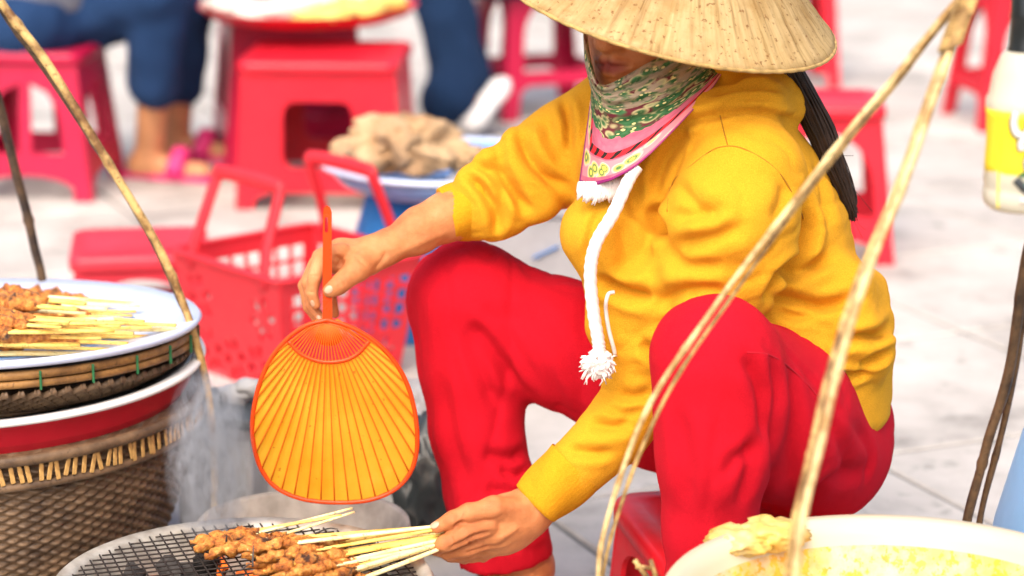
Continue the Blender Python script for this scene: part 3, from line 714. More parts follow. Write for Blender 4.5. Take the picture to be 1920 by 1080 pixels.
Fl.chain([(1000, 985, 2.876, 16), (950, 1015, 2.872, 15), (915, 1028, 2.872, 12)], .015)
V, F = Fl.mesh(); N = vnormals(V, F); T_ = bvh(V, F); D_ = np.zeros(len(V))
for px, r, a in (([(872, 978), (862, 982), (850, 990)], .003, -.004), ([(925, 998), (895, 1004), (865, 1018), (840, 1030)], .0028, -.0040), ([(930, 1024), (900, 1030), (870, 1038)], .0025, -.003), ([(882, 1000), (880, 1012), (885, 1024)], .0022, -.0016), ([(888, 996), (888, 1008), (893, 1018)], .0018, -.0012), ([(930, 1012), (955, 1000), (975, 985)], .004, .0016), ([(872, 952), (872, 962), (868, 972)], .0018, -.0013),
                 ([(858, 960), (858, 970), (855, 978)], .0016, -.001), ([(900, 1022), (930, 1025), (960, 1012)], .004, -.002), ([(845, 1004), (850, 1014), (856, 1024)], .002, -.0012), ([(1000, 940), (960, 948), (930, 945)], .005, .0012), ([(950, 965), (920, 975), (895, 980)], .004, -.0012)):
    D_ += fold(V, N, T_, px, r, a, .2)
D_ += rumple(V, 60, .0009, 4)
V = V + N * D_[:, None]; pieces.append((V, F)); lips.append(np.zeros(len(V))); TL_ = bvh(V, F)
body = add('body', join(*[(v, f) for v, f in pieces]), M['skin'], woman, fix=False)
la = body.data.attributes.new('lip', 'FLOAT', 'POINT'); la.data.foreach_set('value', np.concatenate(lips).astype(np.float32))
def nail(tree, u, v, au, av, w, l):
    h = cast(tree, u, v)
    if h is None: return
    D = Vector(DIR(u, v)).normalized(); nrm = tree.ray_cast(Vector(CAMP), D)[1]
    h2 = cast(tree, u + au * 3, v + av * 3); ax = Vector(P(u + au * 10, v + av * 10, h[1]) - P(u, v, h[1])); ax = (ax - nrm * ax.dot(nrm)).normalized(); sx_ = nrm.cross(ax)
    bm = bmesh.new(); bmesh.ops.create_uvsphere(bm, u_segments=14, v_segments=8, radius=1)
    for q in bm.verts: q.co = Vector(h) + nrm * (q.co.z * .0009 + .0001 - .0012 * q.co.x ** 2) + ax * q.co.y * l + sx_ * q.co.x * w
    bm.verts.index_update(); vf = ([tuple(q.co) for q in bm.verts], [tuple(q.index for q in f.verts) for f in bm.faces]); bm.free()
    add('fingernail', vf, M['nail'], body)
nail(TR_, 616, 543, -.8, .6, .0052, .0062); nail(TR_, 586, 569, .2, 1, .0032, .0048); nail(TR_, 598, 597, .4, .9, .0036, .0048)
nail(TL_, 815, 984, -1, .3, .0050, .0062)

# ---- hair: a long tail of strands falling behind the shoulder
axis = [P(1455, 95, 3.02), P(1490, 150, 3.02), P(1530, 230, 3.03), P(1562, 310, 3.03), P(1588, 375, 3.03), P(1596, 408, 3.03)]
wid = np.array([.030, .024, .024, .019, .012, .005]); vf = []
for k in range(420):
    a = random.uniform(0, 6.28); r = math.sqrt(random.random()); end = random.uniform(.86, 1.02)
    pts = []
    for i, p in enumerate(axis):
        w = wid[i] * r; pts.append(np.array(p) + [math.cos(a) * w * .95, math.sin(a) * w, math.cos(a) * w * -.35 + (1 - end) * .12 * (i / 5) ** 2] + rng.normal(0, .0012, 3) * (1 + (i == 5)))
    vf.append(tube(catmull(pts, 16), np.linspace(.0012, .0006, 16), 4))
for k in range(10):                                   # a few loose ones
    i = random.uniform(.3, .95); p = catmull(axis, 50)[int(i * 49)]; dv = rng.normal(0, .005, 3) + [.008, 0, -.022]
    vf.append(tube(catmull([p, p + dv, p + dv * 2 + rng.normal(0, .006, 3)], 8), .00035, 3))
for s in range(170):                                  # cap of hair under the hat
    a = random.uniform(-2.3, 2.3); e0 = random.uniform(.55, 1.3)
    pts = []
    for q in np.linspace(0, 1, 6):
        e = e0 * (1 - q) - .35 * q * (abs(a) > .9) ; aa = a + (math.pi - abs(a)) * math.copysign(.35 * q, a)
        pts.append(HL(-.022 - .093 * math.cos(e) * math.cos(aa + math.pi) * -1 * -1, .080 * math.cos(e) * math.sin(aa), .035 + .091 * math.sin(e)))
    vf.append(tube(catmull(pts, 8), .0018, 4))
hair = add('hair', join(*vf), M['hair'], woman); hair['label'] = 'long dark brown hair falling down the back'

# ---- conical hat
HC = Vector((.19009, 3.02, .89101)); HN = Vector((.23187, -.18389, .95521)).normalized(); HR, HH = .2232, .20
qh = HN.to_track_quat('Z', 'Y').to_matrix().to_4x4(); MH = Matrix.Translation(HC) @ qh
segs, rings = 480, 30; V = []; F = []; UV = []
lw = []; acc = 0
while acc < segs:
    w = random.randint(7, 15); lw += [(j / w, random.uniform(-.0005, .0005)) for j in range(w)]; acc += w
lw = lw[:segs]
for i in range(rings + 1):
    q = i / rings; r = HR * q
    for k in range(segs):
        t = 2 * math.pi * k / segs
        off = (.0011 * lw[k][0] + lw[k][1]) * min(1, q * 1.5) + .0011 * math.sin(q * math.pi * 17) * .5 + .0016 * mnoise.noise(Vector((math.cos(t) * 5, math.sin(t) * 5, q * 5)))
        zz = HH * (1 - q) ** 1.02 - .004 * math.sin(math.pi * q) + off
        V.append((r * math.cos(t), r * math.sin(t), zz)); UV.append((k / segs, q))
for i in range(rings):
    for k in range(segs): F.append((i * segs + k, i * segs + (k + 1) % segs, (i + 1) * segs + (k + 1) % segs, (i + 1) * segs + k)[::-1])
n = len(V); V2 = [(x * .995, y * .995, z - .004) for x, y, z in V]; F2 = [tuple(i + n for i in f[::-1]) for f in F]
for k in range(segs): F2.append((rings * segs + k, rings * segs + (k + 1) % segs, n + rings * segs + (k + 1) % segs, n + rings * segs + k))
hat = add('conical_hat', xf((V + V2, F + F2), MH), M['straw'], woman); hat['label'] = 'weathered straw conical hat'
uvl = hat.data.uv_layers.new(name='UV'); UV = UV + UV
for lp in hat.data.loops: uvl.data[lp.index].uv = UV[lp.vertex_index]
for poly in hat.data.polygons:                                           # keep the angle seam from wrapping
    us = [uvl.data[l].uv[0] for l in poly.loop_indices]
    if max(us) - min(us) > .5:
        for l in poly.loop_indices:
            if uvl.data[l].uv[0] < .5: uvl.data[l].uv[0] += 1
ring = [(HR * 1.0 * math.cos(2 * math.pi * k / 240), HR * math.sin(2 * math.pi * k / 240), -.0015) for k in range(241)]
add('rim_binding', xf(tube(ring, .0026, 8, cap=False, twist=lambda t, i: 1 + .12 * math.sin(i * 1.7)), MH), M['straw_rim'], hat)

# ---- scarf: one printed cloth gathered under the chin with a hanging corner
rows = [  # v coordinate of the cloth, control pixels with depth
    (.00, [(1100, 48, 2.985), (1106, 100, 2.965), (1117, 143, 2.945), (1134, 160, 2.935), (1178, 140, 2.915), (1228, 112, 2.925), (1285, 88, 2.955), (1335, 85, 2.99)]),
    (.08, [(1094, 62, 2.975), (1098, 112, 2.950), (1112, 153, 2.925), (1134, 172, 2.915), (1184, 155, 2.897), (1238, 128, 2.907), (1296, 100, 2.942), (1343, 95, 2.985)]),
    (.16, [(1094, 74, 2.978), (1098, 125, 2.952), (1114, 163, 2.922), (1140, 183, 2.910), (1192, 170, 2.895), (1248, 144, 2.903), (1306, 112, 2.942), (1347, 104, 2.983)]),
    (.24, [(1096, 84, 2.98), (1100, 138, 2.955), (1116, 172, 2.925), (1142, 193, 2.912), (1198, 184, 2.899), (1256, 160, 2.905), (1314, 122, 2.942), (1349, 112, 2.98)]),
    (.32, [(1100, 96, 2.98), (1104, 150, 2.955), (1117, 182, 2.924), (1142, 203, 2.906), (1202, 196, 2.890), (1262, 172, 2.898), (1320, 132, 2.94), (1352, 118, 2.975)]),
    (.42, [(1104, 130, 2.985), (1108, 168, 2.96), (1118, 200, 2.925), (1144, 222, 2.905), (1206, 212, 2.893), (1268, 184, 2.900), (1325, 142, 2.938), (1354, 122, 2.97)]),
    (.55, [(1108, 172, 2.985), (1110, 205, 2.955), (1120, 232, 2.920), (1146, 250, 2.900), (1208, 234, 2.890), (1271, 198, 2.896), (1330, 150, 2.932), (1356, 124, 2.965)]),
    (.75, [(1097, 260, 2.965), (1106, 272, 2.930), (1122, 285, 2.898), (1148, 292, 2.885), (1204, 268, 2.880), (1268, 218, 2.886), (1332, 158, 2.924), (1358, 126, 2.96)]),
    (1.0, [(1085, 346, 2.945), (1104, 349, 2.905), (1128, 344, 2.880), (1155, 334, 2.870), (1200, 306, 2.866), (1262, 246, 2.872), (1332, 170, 2.915), (1360, 128, 2.955)])]
NU, NV = 90, 80
A = np.array([[P(p[0], p[1], p[2] + (.035 if i == 7 else .012 if i == 6 else 0)) for i, p in enumerate(r[1])] for r in rows]); vv = np.array([r[0] for r in rows])
rowc = np.array([catmull(a, NU) for a in A])                                # rows x NU x 3
colp = np.array([catmull(rowc[:, j], 161) for j in range(NU)])              # NU x 161 x 3
tv = np.interp(np.linspace(0, len(rows) - 1, 161), range(len(rows)), vv)
pick = [int(np.argmin(abs(tv - q))) for q in np.linspace(0, 1, NV)]
S = colp[:, pick]                                                           # NU x NV x 3
for i in range(NU):
    for j in range(NV):
        u, v = i / (NU - 1), j / (NV - 1)
        g = .0035 * math.sin(v * 71 - 4 * u) * max(0, 1 - v / .5) * min(1, u * 3) + .014 * (abs(math.sin(v * 15.5 + 2.2 * u + .9 * math.sin(u * 5))) - .5) * max(0, min(1, (.52 - v) * 6)) * min(1, u * 4) * min(1, (1 - u) * 3 + .2)
        g += .003 * math.sin(u * 13 + v * 2) * max(0, min(1, (v - .5) * 3)) + .0018 * mnoise.noise(Vector((u * 9, v * 9, 2)))
        S[i, j] += np.array([0, -g, g * .3])
def sheet(S, th):
    a, b = S.shape[:2]; V = S.reshape(-1, 3); V = np.vstack([V, V + np.array([.0, th, 0])]); n = a * b; F = []
    for i in range(a - 1):
        for j in range(b - 1):
            q = (i * b + j, (i + 1) * b + j, (i + 1) * b + j + 1, i * b + j + 1); F.append(q); F.append(tuple(x + n for x in q[::-1]))
    edge = [i * b for i in range(a)] + [(a - 1) * b + j for j in range(1, b)] + [i * b + b - 1 for i in range(a - 2, -1, -1)] + [j for j in range(b - 2, 0, -1)]
    for p, q in zip(edge, edge[1:] + edge[:1]): F.append((p, q, q + n, p + n))
    return V, F
scarf = add('scarf', sheet(S, .0016), M['scarf'], woman); scarf['label'] = 'pink and green printed scarf wrapped under the chin'
uvl = scarf.data.uv_layers.new(name='UV')
for lp in scarf.data.loops:
    q = lp.vertex_index % (NU * NV); uvl.data[lp.index].uv = (q // NV / (NU - 1), q % NV / (NV - 1))
# frayed white lining below the corner
vf = []
for k in range(170):
    u = random.uniform(1086, 1168); v0 = 338 - (u - 1120) * .12 if u > 1120 else 342
    p0 = P(u, v0, 2.895); ln = random.uniform(22, 48) * (1 - abs(u - 1132) / 70 * .5)
    p1 = P(u + random.uniform(-3, 3), v0 + ln * .5, 2.888); p2 = P(u + random.uniform(-10, 8), v0 + ln, 2.89)
    vf.append(tube(catmull([p0, p1, p2], 5), [.0022, .0022, .0020, .0016, .0008], 4))
add('fringe', join(*vf), M['rope'], scarf)
# ------------------------------------------------------------------ hand fan
FD = 2.990
fan = empty('hand_fan', P(613, 600, FD)); tag(fan, 'translucent orange plastic hand fan with radiating ribs held by its handle', 'fan')
outl = catmull([(613, 600), (575, 610), (540, 634), (508, 672), (486, 722), (474, 780), (475, 830), (490, 880), (518, 914), (565, 935), (625, 942), (690, 938), (740, 918), (770, 884), (782, 838), (779, 780), (764, 722), (738, 676), (700, 638), (655, 612), (613, 600)], 121)
def FP(u, v, off=0.0): return P(u, v, FD - off)
def fan_bow(u, v): return .006 * (1 - ((u - 628) / 160) ** 2)
rimp = np.array([FP(u, v, fan_bow(u, v)) for u, v in outl])
add('frame', tube(rimp, PX(4.4, 800, FD), 10, cap=False), M['fan_frame'], fan)
arc = catmull([(541, 640), (562, 662), (590, 675), (617, 679), (648, 675), (672, 662), (692, 640)], 41)
add('cross_band', tube([FP(u, v, fan_bow(u, v)) for u, v in arc], PX(4.2, 680, FD), 8), M['fan_frame'], fan)
inner2 = catmull([(613, 606), (585, 614), (560, 630), (541, 646)], 12); inner3 = catmull([(613, 606), (642, 614), (670, 630), (692, 646)], 12)
for q in (inner2, inner3): add('frame_rib', tube([FP(u, v, fan_bow(u, v)) for u, v in q], PX(3, 640, FD), 6), M['fan_frame'], fan)
org = np.array((613., 585.))
def ray_hit(curve, ang):
    d = np.array((math.sin(ang), math.cos(ang))); best = None
    for a, b in zip(curve[:-1], curve[1:]):
        m = np.array([d, a - b]).T
        if abs(np.linalg.det(m)) < 1e-9: continue
        s_, t_ = np.linalg.solve(m, a - org)
        if s_ > 5 and -.001 <= t_ <= 1.001 and (best is None or s_ > best): best = s_
    return None if best is None else org + d * best
# sheet: polar strip between the cross band and the frame, pleated between the ribs
NR = 27; angs = np.linspace(-.90, .98, NR); fine = np.linspace(-.915, 1.0, (NR - 1) * 6 + 1); S = []
arcx = catmull([(520, 612), (541, 640), (562, 662), (590, 675), (617, 679), (648, 675), (672, 662), (692, 640), (712, 615)], 60)
for i, a in enumerate(fine):
    o = ray_hit(outl, a); b = ray_hit(arcx, a)
    if o is None or b is None: continue
    S.append([FP(*(b + (o - b) * t), off=fan_bow(*(b + (o - b) * t)) + .0009 * math.cos(i / 6 * 2 * math.pi)) for t in np.linspace(0, 1, 16)])
S = np.array(S); n_ = S.shape[1]
add('sheet', (S.reshape(-1, 3), [(i * n_ + j, (i + 1) * n_ + j, (i + 1) * n_ + j + 1, i * n_ + j + 1) for i in range(len(S) - 1) for j in range(n_ - 1)]), M['fan_sheet'], fan)
for i, a in enumerate(angs):
    o = ray_hit(outl, a)
    if o is None: continue
    s0 = org + (o - org) / np.linalg.norm(o - org) * 22
    pts = [FP(*(s0 + (o - s0) * t), off=fan_bow(*(s0 + (o - s0) * t)) + .0012) for t in np.linspace(0, 1, 10)]
    add('rib', tube(pts, np.linspace(PX(1.1, 700, FD), PX(1.5, 700, FD), 10), 6), M['fan_rib'], fan)
webo = [(605, 600), (598, 615), (591, 632), (598, 643), (608, 648), (617, 649), (627, 648), (637, 642), (642, 631), (632, 614), (622, 600)]
web = [tuple(p) for p in catmull(webo + webo[:1], 44)[:-1]]
add('throat_web', panel(web, [], lambda x, y, o: tuple(FP(x, y, fan_bow(x, y) + o)), .0016), M['fan_frame'], fan)
hand_o = [(605, 602), (605, 500), (605.5, 400), (607, 390), (613, 385), (619, 389), (622, 398), (622, 500), (623, 602)]
slot = [(612 + 3.2 * math.cos(t), (411 if math.sin(t) < 0 else 432) + 4 * math.sin(t)) for t in np.linspace(0, 2 * math.pi, 17)[:-1]]
add('handle', panel(hand_o, [slot], lambda x, y, o: tuple(FP(x, y, o + .004)), .0065), M['fan_frame'], fan, smooth=False)

# ------------------------------------------------------------------ plastic stools
def stool(label, loc, rz, wt, wb, h, style, mat, group='red plastic stools', cat='stool', seat_t=.03):
    e = empty('plastic_stool', loc, rz); tag(e, label, cat, group)
    def place(name, vf, smooth=False):
        o = link(name, mesh(*vf, smooth=smooth), mat, None); o.parent = e
        bm = bmesh.new(); bm.from_mesh(o.data); bmesh.ops.recalc_face_normals(bm, faces=bm.faces); bm.to_mesh(o.data); bm.free(); return o
    top = rrect(0, 0, wt + .02, wt + .02, .035, 6); prof = [(0, -.001), (.0, -seat_t), ]
    V = []; F = []; n = len(top)
    for (sc, z) in ((.995, h - seat_t), (1.0, h - seat_t * .6), (1.0, h - .010), (.985, h - .003), (.955, h), (.80, h - .001), (.78, h - .003)):
        V += [(x * sc, y * sc, z) for x, y in top]
    for i in range(6):
        for k in range(n): F.append((i * n + k, i * n + (k + 1) % n, (i + 1) * n + (k + 1) % n, (i + 1) * n + k))
    F.append(tuple(6 * n + k for k in range(n))); F.append(tuple(range(n))[::-1]); place('seat', (V, F), True)
    hh = h - seat_t
    for s in range(4):
        def to3(x, y, o, s=s):
            f = y / hh; half = (wb + (wt - wb) * f) / 2
            q = Vector((x * half, -half + .004 + o, y)); return tuple(Matrix.Rotation(s * math.pi / 2, 3, 'Z') @ q)
        lw = .26
        arch = [(-1 + lw, 0), (-1 + lw, .10 * hh)] + [((1 - lw) * math.cos(a) * -1, .10 * hh + .10 * hh * math.sin(a)) for a in np.linspace(.15, math.pi - .15, 9)] + [(1 - lw, .10 * hh), (1 - lw, 0)]
        if style == 'square':
            arch = [(-1 + .2, 0), (-.76, .10 * hh), (-.6, .14 * hh), (.6, .14 * hh), (.76, .10 * hh), (.8, 0)]
            holes = [rrect(0, .46 * hh, 1.05, .48 * hh, .10, 6)] if s % 2 == 0 else [rrect(0, .40 * hh, .42, .10 * hh, .04), rrect(0, .60 * hh, .42, .10 * hh, .04)]
            if s % 2 == 0: holes = [[(x * 4.2, y) for x, y in rrect(0, .56 * hh, .21, .48 * hh, .035, 5)]]
        elif style == 'bar2':
            holes = []
            for sg in (-1, 1):
                lp = [(sg * .10, .36 * hh), (sg * .62, .36 * hh), (sg * .62, .52 * hh), (sg * .56, .68 * hh), (sg * .40, .80 * hh), (sg * .10, .86 * hh)]
                holes.append(lp if sg > 0 else lp[::-1])
        else:
            holes = [[(-.66, .36 * hh)] + [(-.66 * math.cos(a), .62 * hh + .26 * hh * math.sin(a)) for a in np.linspace(0, math.pi, 15)] + [(.66, .36 * hh)]]
            if style == 'big': holes = [[(-.76, .34 * hh)] + [(-.76 * math.cos(a), .58 * hh + .33 * hh * math.sin(a)) for a in np.linspace(0, math.pi, 15)] + [(.76, .34 * hh)]]
            if style == 'tall': arch = [(-1 + lw, 0), (-.70, .22 * hh), (-.55, .26 * hh), (.55, .26 * hh), (.70, .22 * hh), (1 - lw, 0)]
        outer = [(-1, 0)] + arch + [(1, 0), (1, hh), (-1, hh)]
        place('leg_panel', panel(outer, holes, to3, .007))
    return e
def mid(u, v): g = G(u, v); return (g[0], g[1], 0)
stool('red plastic stool the crouching woman sits on', (P(1402, 950, 3.03)[0], 3.03, 0), R_(12), .285, .31, .195, 'arch', M['red_bright'])
stool('low faded red stool beside the shopping basket', (*P(262, 470, 4.74)[:2], 0), R_(8), .255, .28, .185, 'arch', M['red_plastic_b'])
stool('red stool with twin windows under the seated person in blue jeans', (*P(85, 330, 6.15)[:2], 0), R_(-6), .27, .34, .38, 'bar2', M['magenta_plastic'])
stool('broad red stool with square window beside the round tray', (*P(618, 380, 6.08)[:2], 0), R_(-3), .385, .42, .375, 'square', M['red_plastic'])
stool('crimson stool carrying the round food tray', (*P(545, 350, 6.62)[:2], 0), R_(12), .34, .40, .42, 'arch', M['magenta_plastic'])
stool('crimson stool with a low crossbar beside the navy trouser leg', (*P(1010, 235, 7.35)[:2], 0), R_(20), .29, .36, .45, 'tall', M['magenta_plastic'])
stool("red arched stool behind the woman's back", (*P(1534, 480, 5.45)[:2], 0), R_(-3), .25, .32, .36, 'big', M['red_plastic'])
stool("red stool behind the woman's straw hat brim", (*P(1470, 200, 7.9)[:2], 0), R_(4), .26, .31, .44, 'arch', M['red_plastic'])
stool('red stool standing behind the hanging bottle', (*P(1900, 240, 7.15)[:2], 0), R_(10), .25, .34, .44, 'tall', M['red_plastic'])
# ------------------------------------------------------------------ round tray of food
tc = Z(578, 12, .452); tr = empty('serving_tray', (tc[0], tc[1], .425)); tag(tr, 'round red plastic tray loaded with pale food on a crimson stool', 'tray')
def at(vf, loc, **k): return xf(vf, TR(loc, **k))
TRR = PX(204, 10, tc[1])
add('dish', at(lathe([(0, 0), (TRR * .8, 0), (TRR * .92, .012), (TRR, .034), (TRR * 1.01, .036), (TRR * .99, .031), (TRR * .90, .017), (TRR * .78, .006), (0, .006)], 72), (tc[0], tc[1], .422)), M['red_plastic'], tr)
for k, (u, v, w, m) in enumerate(((430, 12, 70, 'food_white'), (500, 22, 95, 'food_white'), (575, 5, 80, 'food_white'), (660, 18, 85, 'food_green'), (720, 8, 60, 'food_green'), (610, 32, 75, 'food_green'), (690, -5, 60, 'food_white'))):
    p = Z(u, v, .45); o = add('food_pile', blob((p[0], p[1], .452), (PX(w * .75, v, p[1]), PX(w * .75, v, p[1]) * .9, .026), k, .35, 2.2, 3), M[m]); 
    tag(o, 'mound of pale rice paper on the round red tray' if m == 'food_white' else 'mound of yellow-green herbs and noodles on the round red tray', 'food', 'food on the round red tray')

# ------------------------------------------------------------------ shopping basket
sb_c = Z(556, 476, .235); sb = empty('shopping_basket', (sb_c[0], sb_c[1], 0)); tag(sb, 'red plastic shopping basket with two raised handles and cut-out flowers', 'basket')
e1 = (Z(525, 530, .235) - Z(325, 468, .235)); e2 = (Z(548, 414, .235) - Z(325, 468, .235))
ang = math.atan2(e1[1], e1[0]); W1 = np.linalg.norm(e1); W2 = np.linalg.norm(e2); BH = .235
RB = Matrix.Rotation(ang, 4, 'Z')
def bplace(name, vf, mat=None, parent=None, smooth=False):
    return add(name, xf(vf, Matrix.Translation((sb_c[0], sb_c[1], 0)) @ RB), mat or M['basket_red'], parent or sb, smooth)
def bside(axis, sign, holes):
    def to3(x, y, o):
        f = .80 + .20 * y / BH; a, b = (W1 / 2 * f, W2 / 2 * f)
        return (x * a, sign * (b + o), y + .004) if axis == 0 else (sign * (a + o), x * b, y + .004)
    bplace('side', panel([(-1, 0), (1, 0), (1, BH), (-1, BH)], holes, to3, .004))
def flower(cx, cy, r, asp):
    out = []
    for k in range(6):
        a = k * math.pi / 3 + .2; px_, py_ = cx + math.cos(a) * r * .62 * asp, cy + math.sin(a) * r * .62
        lp = [(px_ + asp * (math.cos(t) * r * .30 * math.cos(a) - math.sin(t) * r * .19 * math.sin(a)), py_ + math.cos(t) * r * .30 * math.sin(a) + math.sin(t) * r * .19 * math.cos(a)) for t in np.linspace(0, 2 * math.pi, 9)[:-1]]
        out.append(lp)
    return out
def lattice(x0, x1, y0, y1, nx, ny, gap=.2):
    out = []
    for i in range(nx):
        for j in range(ny):
            wx, wy = (x1 - x0) / nx, (y1 - y0) / ny
            out.append(rrect(x0 + wx * (i + .5), y0 + wy * (j + .5), wx * (1 - gap), wy * (1 - gap), min(wx, wy) * .08, 1))
    return out
fl = [q for cx, cy in ((-.72, .15), (-.72, .055), (.60, .05), (.62, .145), (-.05, .045), (.88, .10)) for q in flower(cx, cy, .042, 5.2)]
bside(0, -1, [q for cx, cy in ((-.62, .155), (-.60, .05), (.45, .05), (.64, .150), (-.08, .05)) for q in flower(cx, cy, .052, 5.2)])
bside(0, 1, lattice(-.9, .9, .04, .205, 8, 5))
bside(1, 1, lattice(-.9, .9, .095, .205, 8, 4) + [q for cx in (-.62, 0, .62) for q in flower(cx, .048, .045, 5.2)])
bside(1, -1, lattice(-.9, .9, .04, .205, 8, 5))
f_ = .80; bplace('bottom', box(0, 0, .004, W1 * f_, W2 * f_, .005))
rim = [(x * W1 / 2 * 1.02, y * W2 / 2 * 1.02, BH + .004) for x, y in ((-1, -1), (1, -1), (1, 1), (-1, 1), (-1, -1))]
rp = []
for a, b in zip(rim[:-1], rim[1:]): rp += [np.array(a) + (np.array(b) - np.array(a)) * t for t in np.linspace(.03, .97, 8)]
bplace('rim', tube(rp + rp[:1], .011, 8, flat=.45, cap=False, flataxis=(0, 0, 1)), smooth=True)
def bhandle(sign):
    hw = W1 * .31; y = sign * W2 / 2 * .66; y0 = sign * W2 / 2 * 1.0; y1 = sign * W2 / 2 * .86; top = BH + .158
    path = [(-hw * 1.12, y0, BH - .02), (-hw, y1, BH + .06), (-hw * .93, y, top - .012), (-hw * .82, y, top), (0, y, top + .003), (hw * .82, y, top), (hw * .93, y, top - .012), (hw, y1, BH + .06), (hw * 1.12, y0, BH - .02)]
    return tube(catmull(path, 60), .0145, 8, flat=.55, flataxis=(0, 1, 0))
bplace('handle', bhandle(-1), smooth=True); bplace('handle', bhandle(1), smooth=True)

def crumple(c, r):
    bm = bmesh.new(); bmesh.ops.create_icosphere(bm, subdivisions=6, radius=1); V = np.array([v.co for v in bm.verts]); bm.verts.index_update(); F = [tuple(v.index for v in f.verts) for f in bm.faces]; bm.free()
    th = np.arctan2(V[:, 1], V[:, 0]); n1 = rumple(V, 1.3, 1, 5); n2 = rumple(V, 2.4, 1, 9); rad = np.sqrt(V[:, 0] ** 2 + V[:, 1] ** 2)
    d = (.17 * np.sin(4 * th + 2.4 * V[:, 2] + 3.5 * n1) + .035 * np.sin(11 * th - 3 * V[:, 2] + 4 * n2)) * np.clip(rad * 1.3, 0, 1) + .16 * n1 + ridges(V, 1.7, .26, 8, (1.3, 1, .8)) + ridges(V, 3.4, .07, 2)
    V = V * (1 + d)[:, None]; V[:, 2] = np.where(V[:, 2] < -.4, -.4 + (V[:, 2] + .4) * .3, V[:, 2])
    return V * np.array(r) + np.array(c), F
# ------------------------------------------------------------------ blue basin on a blue tub with a crumpled bag, foam box
bz = .345; bc = Z(835, 308, bz); BR = PX(230, 308, bc[1]); tbx = P(795, 308, bc[1])[0]
e = add('blue_tub', at(lathe([(0, 0), (.135, 0), (.14, .02), (.155, .10), (.142, .20), (.112, bz - .045), (0, bz - .045)], 64), (tbx, bc[1], 0)), M['blue'])
tag(e, 'blue plastic tub turned upside down under the blue-rimmed basin', 'tub')
e = add('wash_basin', at(lathe([(0, 0), (BR * .72, 0), (BR * .80, .01), (BR * .96, .045), (BR * 1.0, .052), (BR * 1.02, .048), (BR * 1.015, .054), (BR * .98, .058), (BR * .93, .05), (BR * .78, .016), (BR * .70, .006), (0, .006)], 72), (bc[0], bc[1], bz - .044)), M['white_blue'])
add('basin_lining', at(lathe([(BR * .925, .0515), (BR * .775, .0175), (BR * .69, .0075), (0, .0075), (0, .0085), (BR * .68, .0085), (BR * .765, .0195), (BR * .915, .0525)], 72, closed=True), (bc[0], bc[1], bz - .044)), M['blue_plate'], e); add('rim_stripe', at(lathe([(BR * .975, .0475), (BR * .84, .0135), (BR * .85, .0135), (BR * .985, .0475)], 72, closed=True), (bc[0], bc[1], bz - .044)), M['blue_plate'], e)
tag(e, 'blue and white basin holding a crumpled brown paper bag', 'basin')
pb = P(752, 285, bc[1] - .02); e = add('paper_bag', crumple((pb[0], pb[1], pb[2] + .004), (.118, .10, .072)), M['paper']); tag(e, 'crumpled brown paper bag lying in the blue and white basin', 'bag')
pb = P(880, 300, bc[1]); e = add('food_pile', blob((pb[0], pb[1], pb[2]), (.05, .05, .025), 5, .5, 2.6, 4, True), M['paper']); tag(e, 'small brown heap beside the paper bag in the basin', 'food')
fb = P(1020, 470, 4.62); e = empty('foam_box', (fb[0], fb[1], 0)); tag(e, 'pale foam box with blue mark seen between sleeve and knee', 'box')
add('box_body', at(box(0, 0, .145, .36, .26, .29, .008), (fb[0], fb[1], 0), rz=R_(-10)), M['sack'], e, smooth=False)
add('lid', at(box(0, 0, .315, .38, .28, .05, .008), (fb[0], fb[1], 0), rz=R_(-10)), M['sack'], e, smooth=False)
add('blue_mark', at(tube(catmull([(.00, -.133, .21), (.03, -.133, .225), (.05, -.133, .235)], 8), .006, 6, flat=.3), (fb[0], fb[1], 0), rz=R_(-10)), M['blue'], e)

# ------------------------------------------------------------------ grey box, dark tray and dark bag behind the grill
gb = P(610, 760, 3.62); e = empty('metal_box', (gb[0], gb[1], 0)); tag(e, 'grey sheet metal box standing behind the orange fan', 'box')
add('box_body', at(box(0, 0, .095, .30, .2, .19, .006), (gb[0], gb[1], 0), rz=R_(4)), M['foam_grey'], e, smooth=False)
for k in (-1, 1): add('corner_strip', at(box(k * .13, -.1025, .095, .03, .004, .18, .001), (gb[0], gb[1], 0), rz=R_(4)), M['alu'], e, smooth=False)
gz = P(420, 765, 3.50); e = add('slate_tray', at(box(0, 0, 0, .17, .16, .018, .006), (gz[0], gz[1], gz[2]), rz=R_(-12)), M['slate'], smooth=False); tag(e, 'dark slate-coloured slab on a grey block below the shopping basket', 'tray')
hz = float(gz[2]) - .010
e = add('grey_block', at(box(0, 0, hz / 2, .12, .12, hz, .008), (gz[0] + .0, gz[1] + .01, 0), rz=R_(-12)), M['foam_grey'], smooth=False); tag(e, 'grey block carrying the dark slab', 'block')
for k, (u, v, r, m) in enumerate(((440, 740, .022, 'foam_grey'), (400, 745, .018, 'slate'), (465, 728, .02, 'foam_grey'))):
    p = P(u, v, 3.5); o = add('pebble_charcoal', blob(p, (r * 1.3, r, r * .8), k + 20, .3, 2, 3), M[m]); tag(o, ['pale grey lump lying on the dark slab', 'black lump lying on the dark slab', 'pale grey lump lying on the dark slab'][k], 'charcoal', 'lumps on the dark slab')
for k, (u, v, d, r) in enumerate(((812, 880, 3.45, (.055, .06, .11)), (800, 770, 3.6, (.05, .06, .05)))):
    p = P(u, v, d); z0 = r[2] * .95 if k == 0 else float(p[2])
    o = add('plastic_bag', blob((p[0], p[1], z0), r, 30 + k, .35, 2.4, 4, True), M['dark_bag'] if k == 0 else M['sack']); tag(o, ["dark plastic bag standing behind the woman's shin", "pale crumpled bag between the fan and the woman's shin"][k], 'bag')

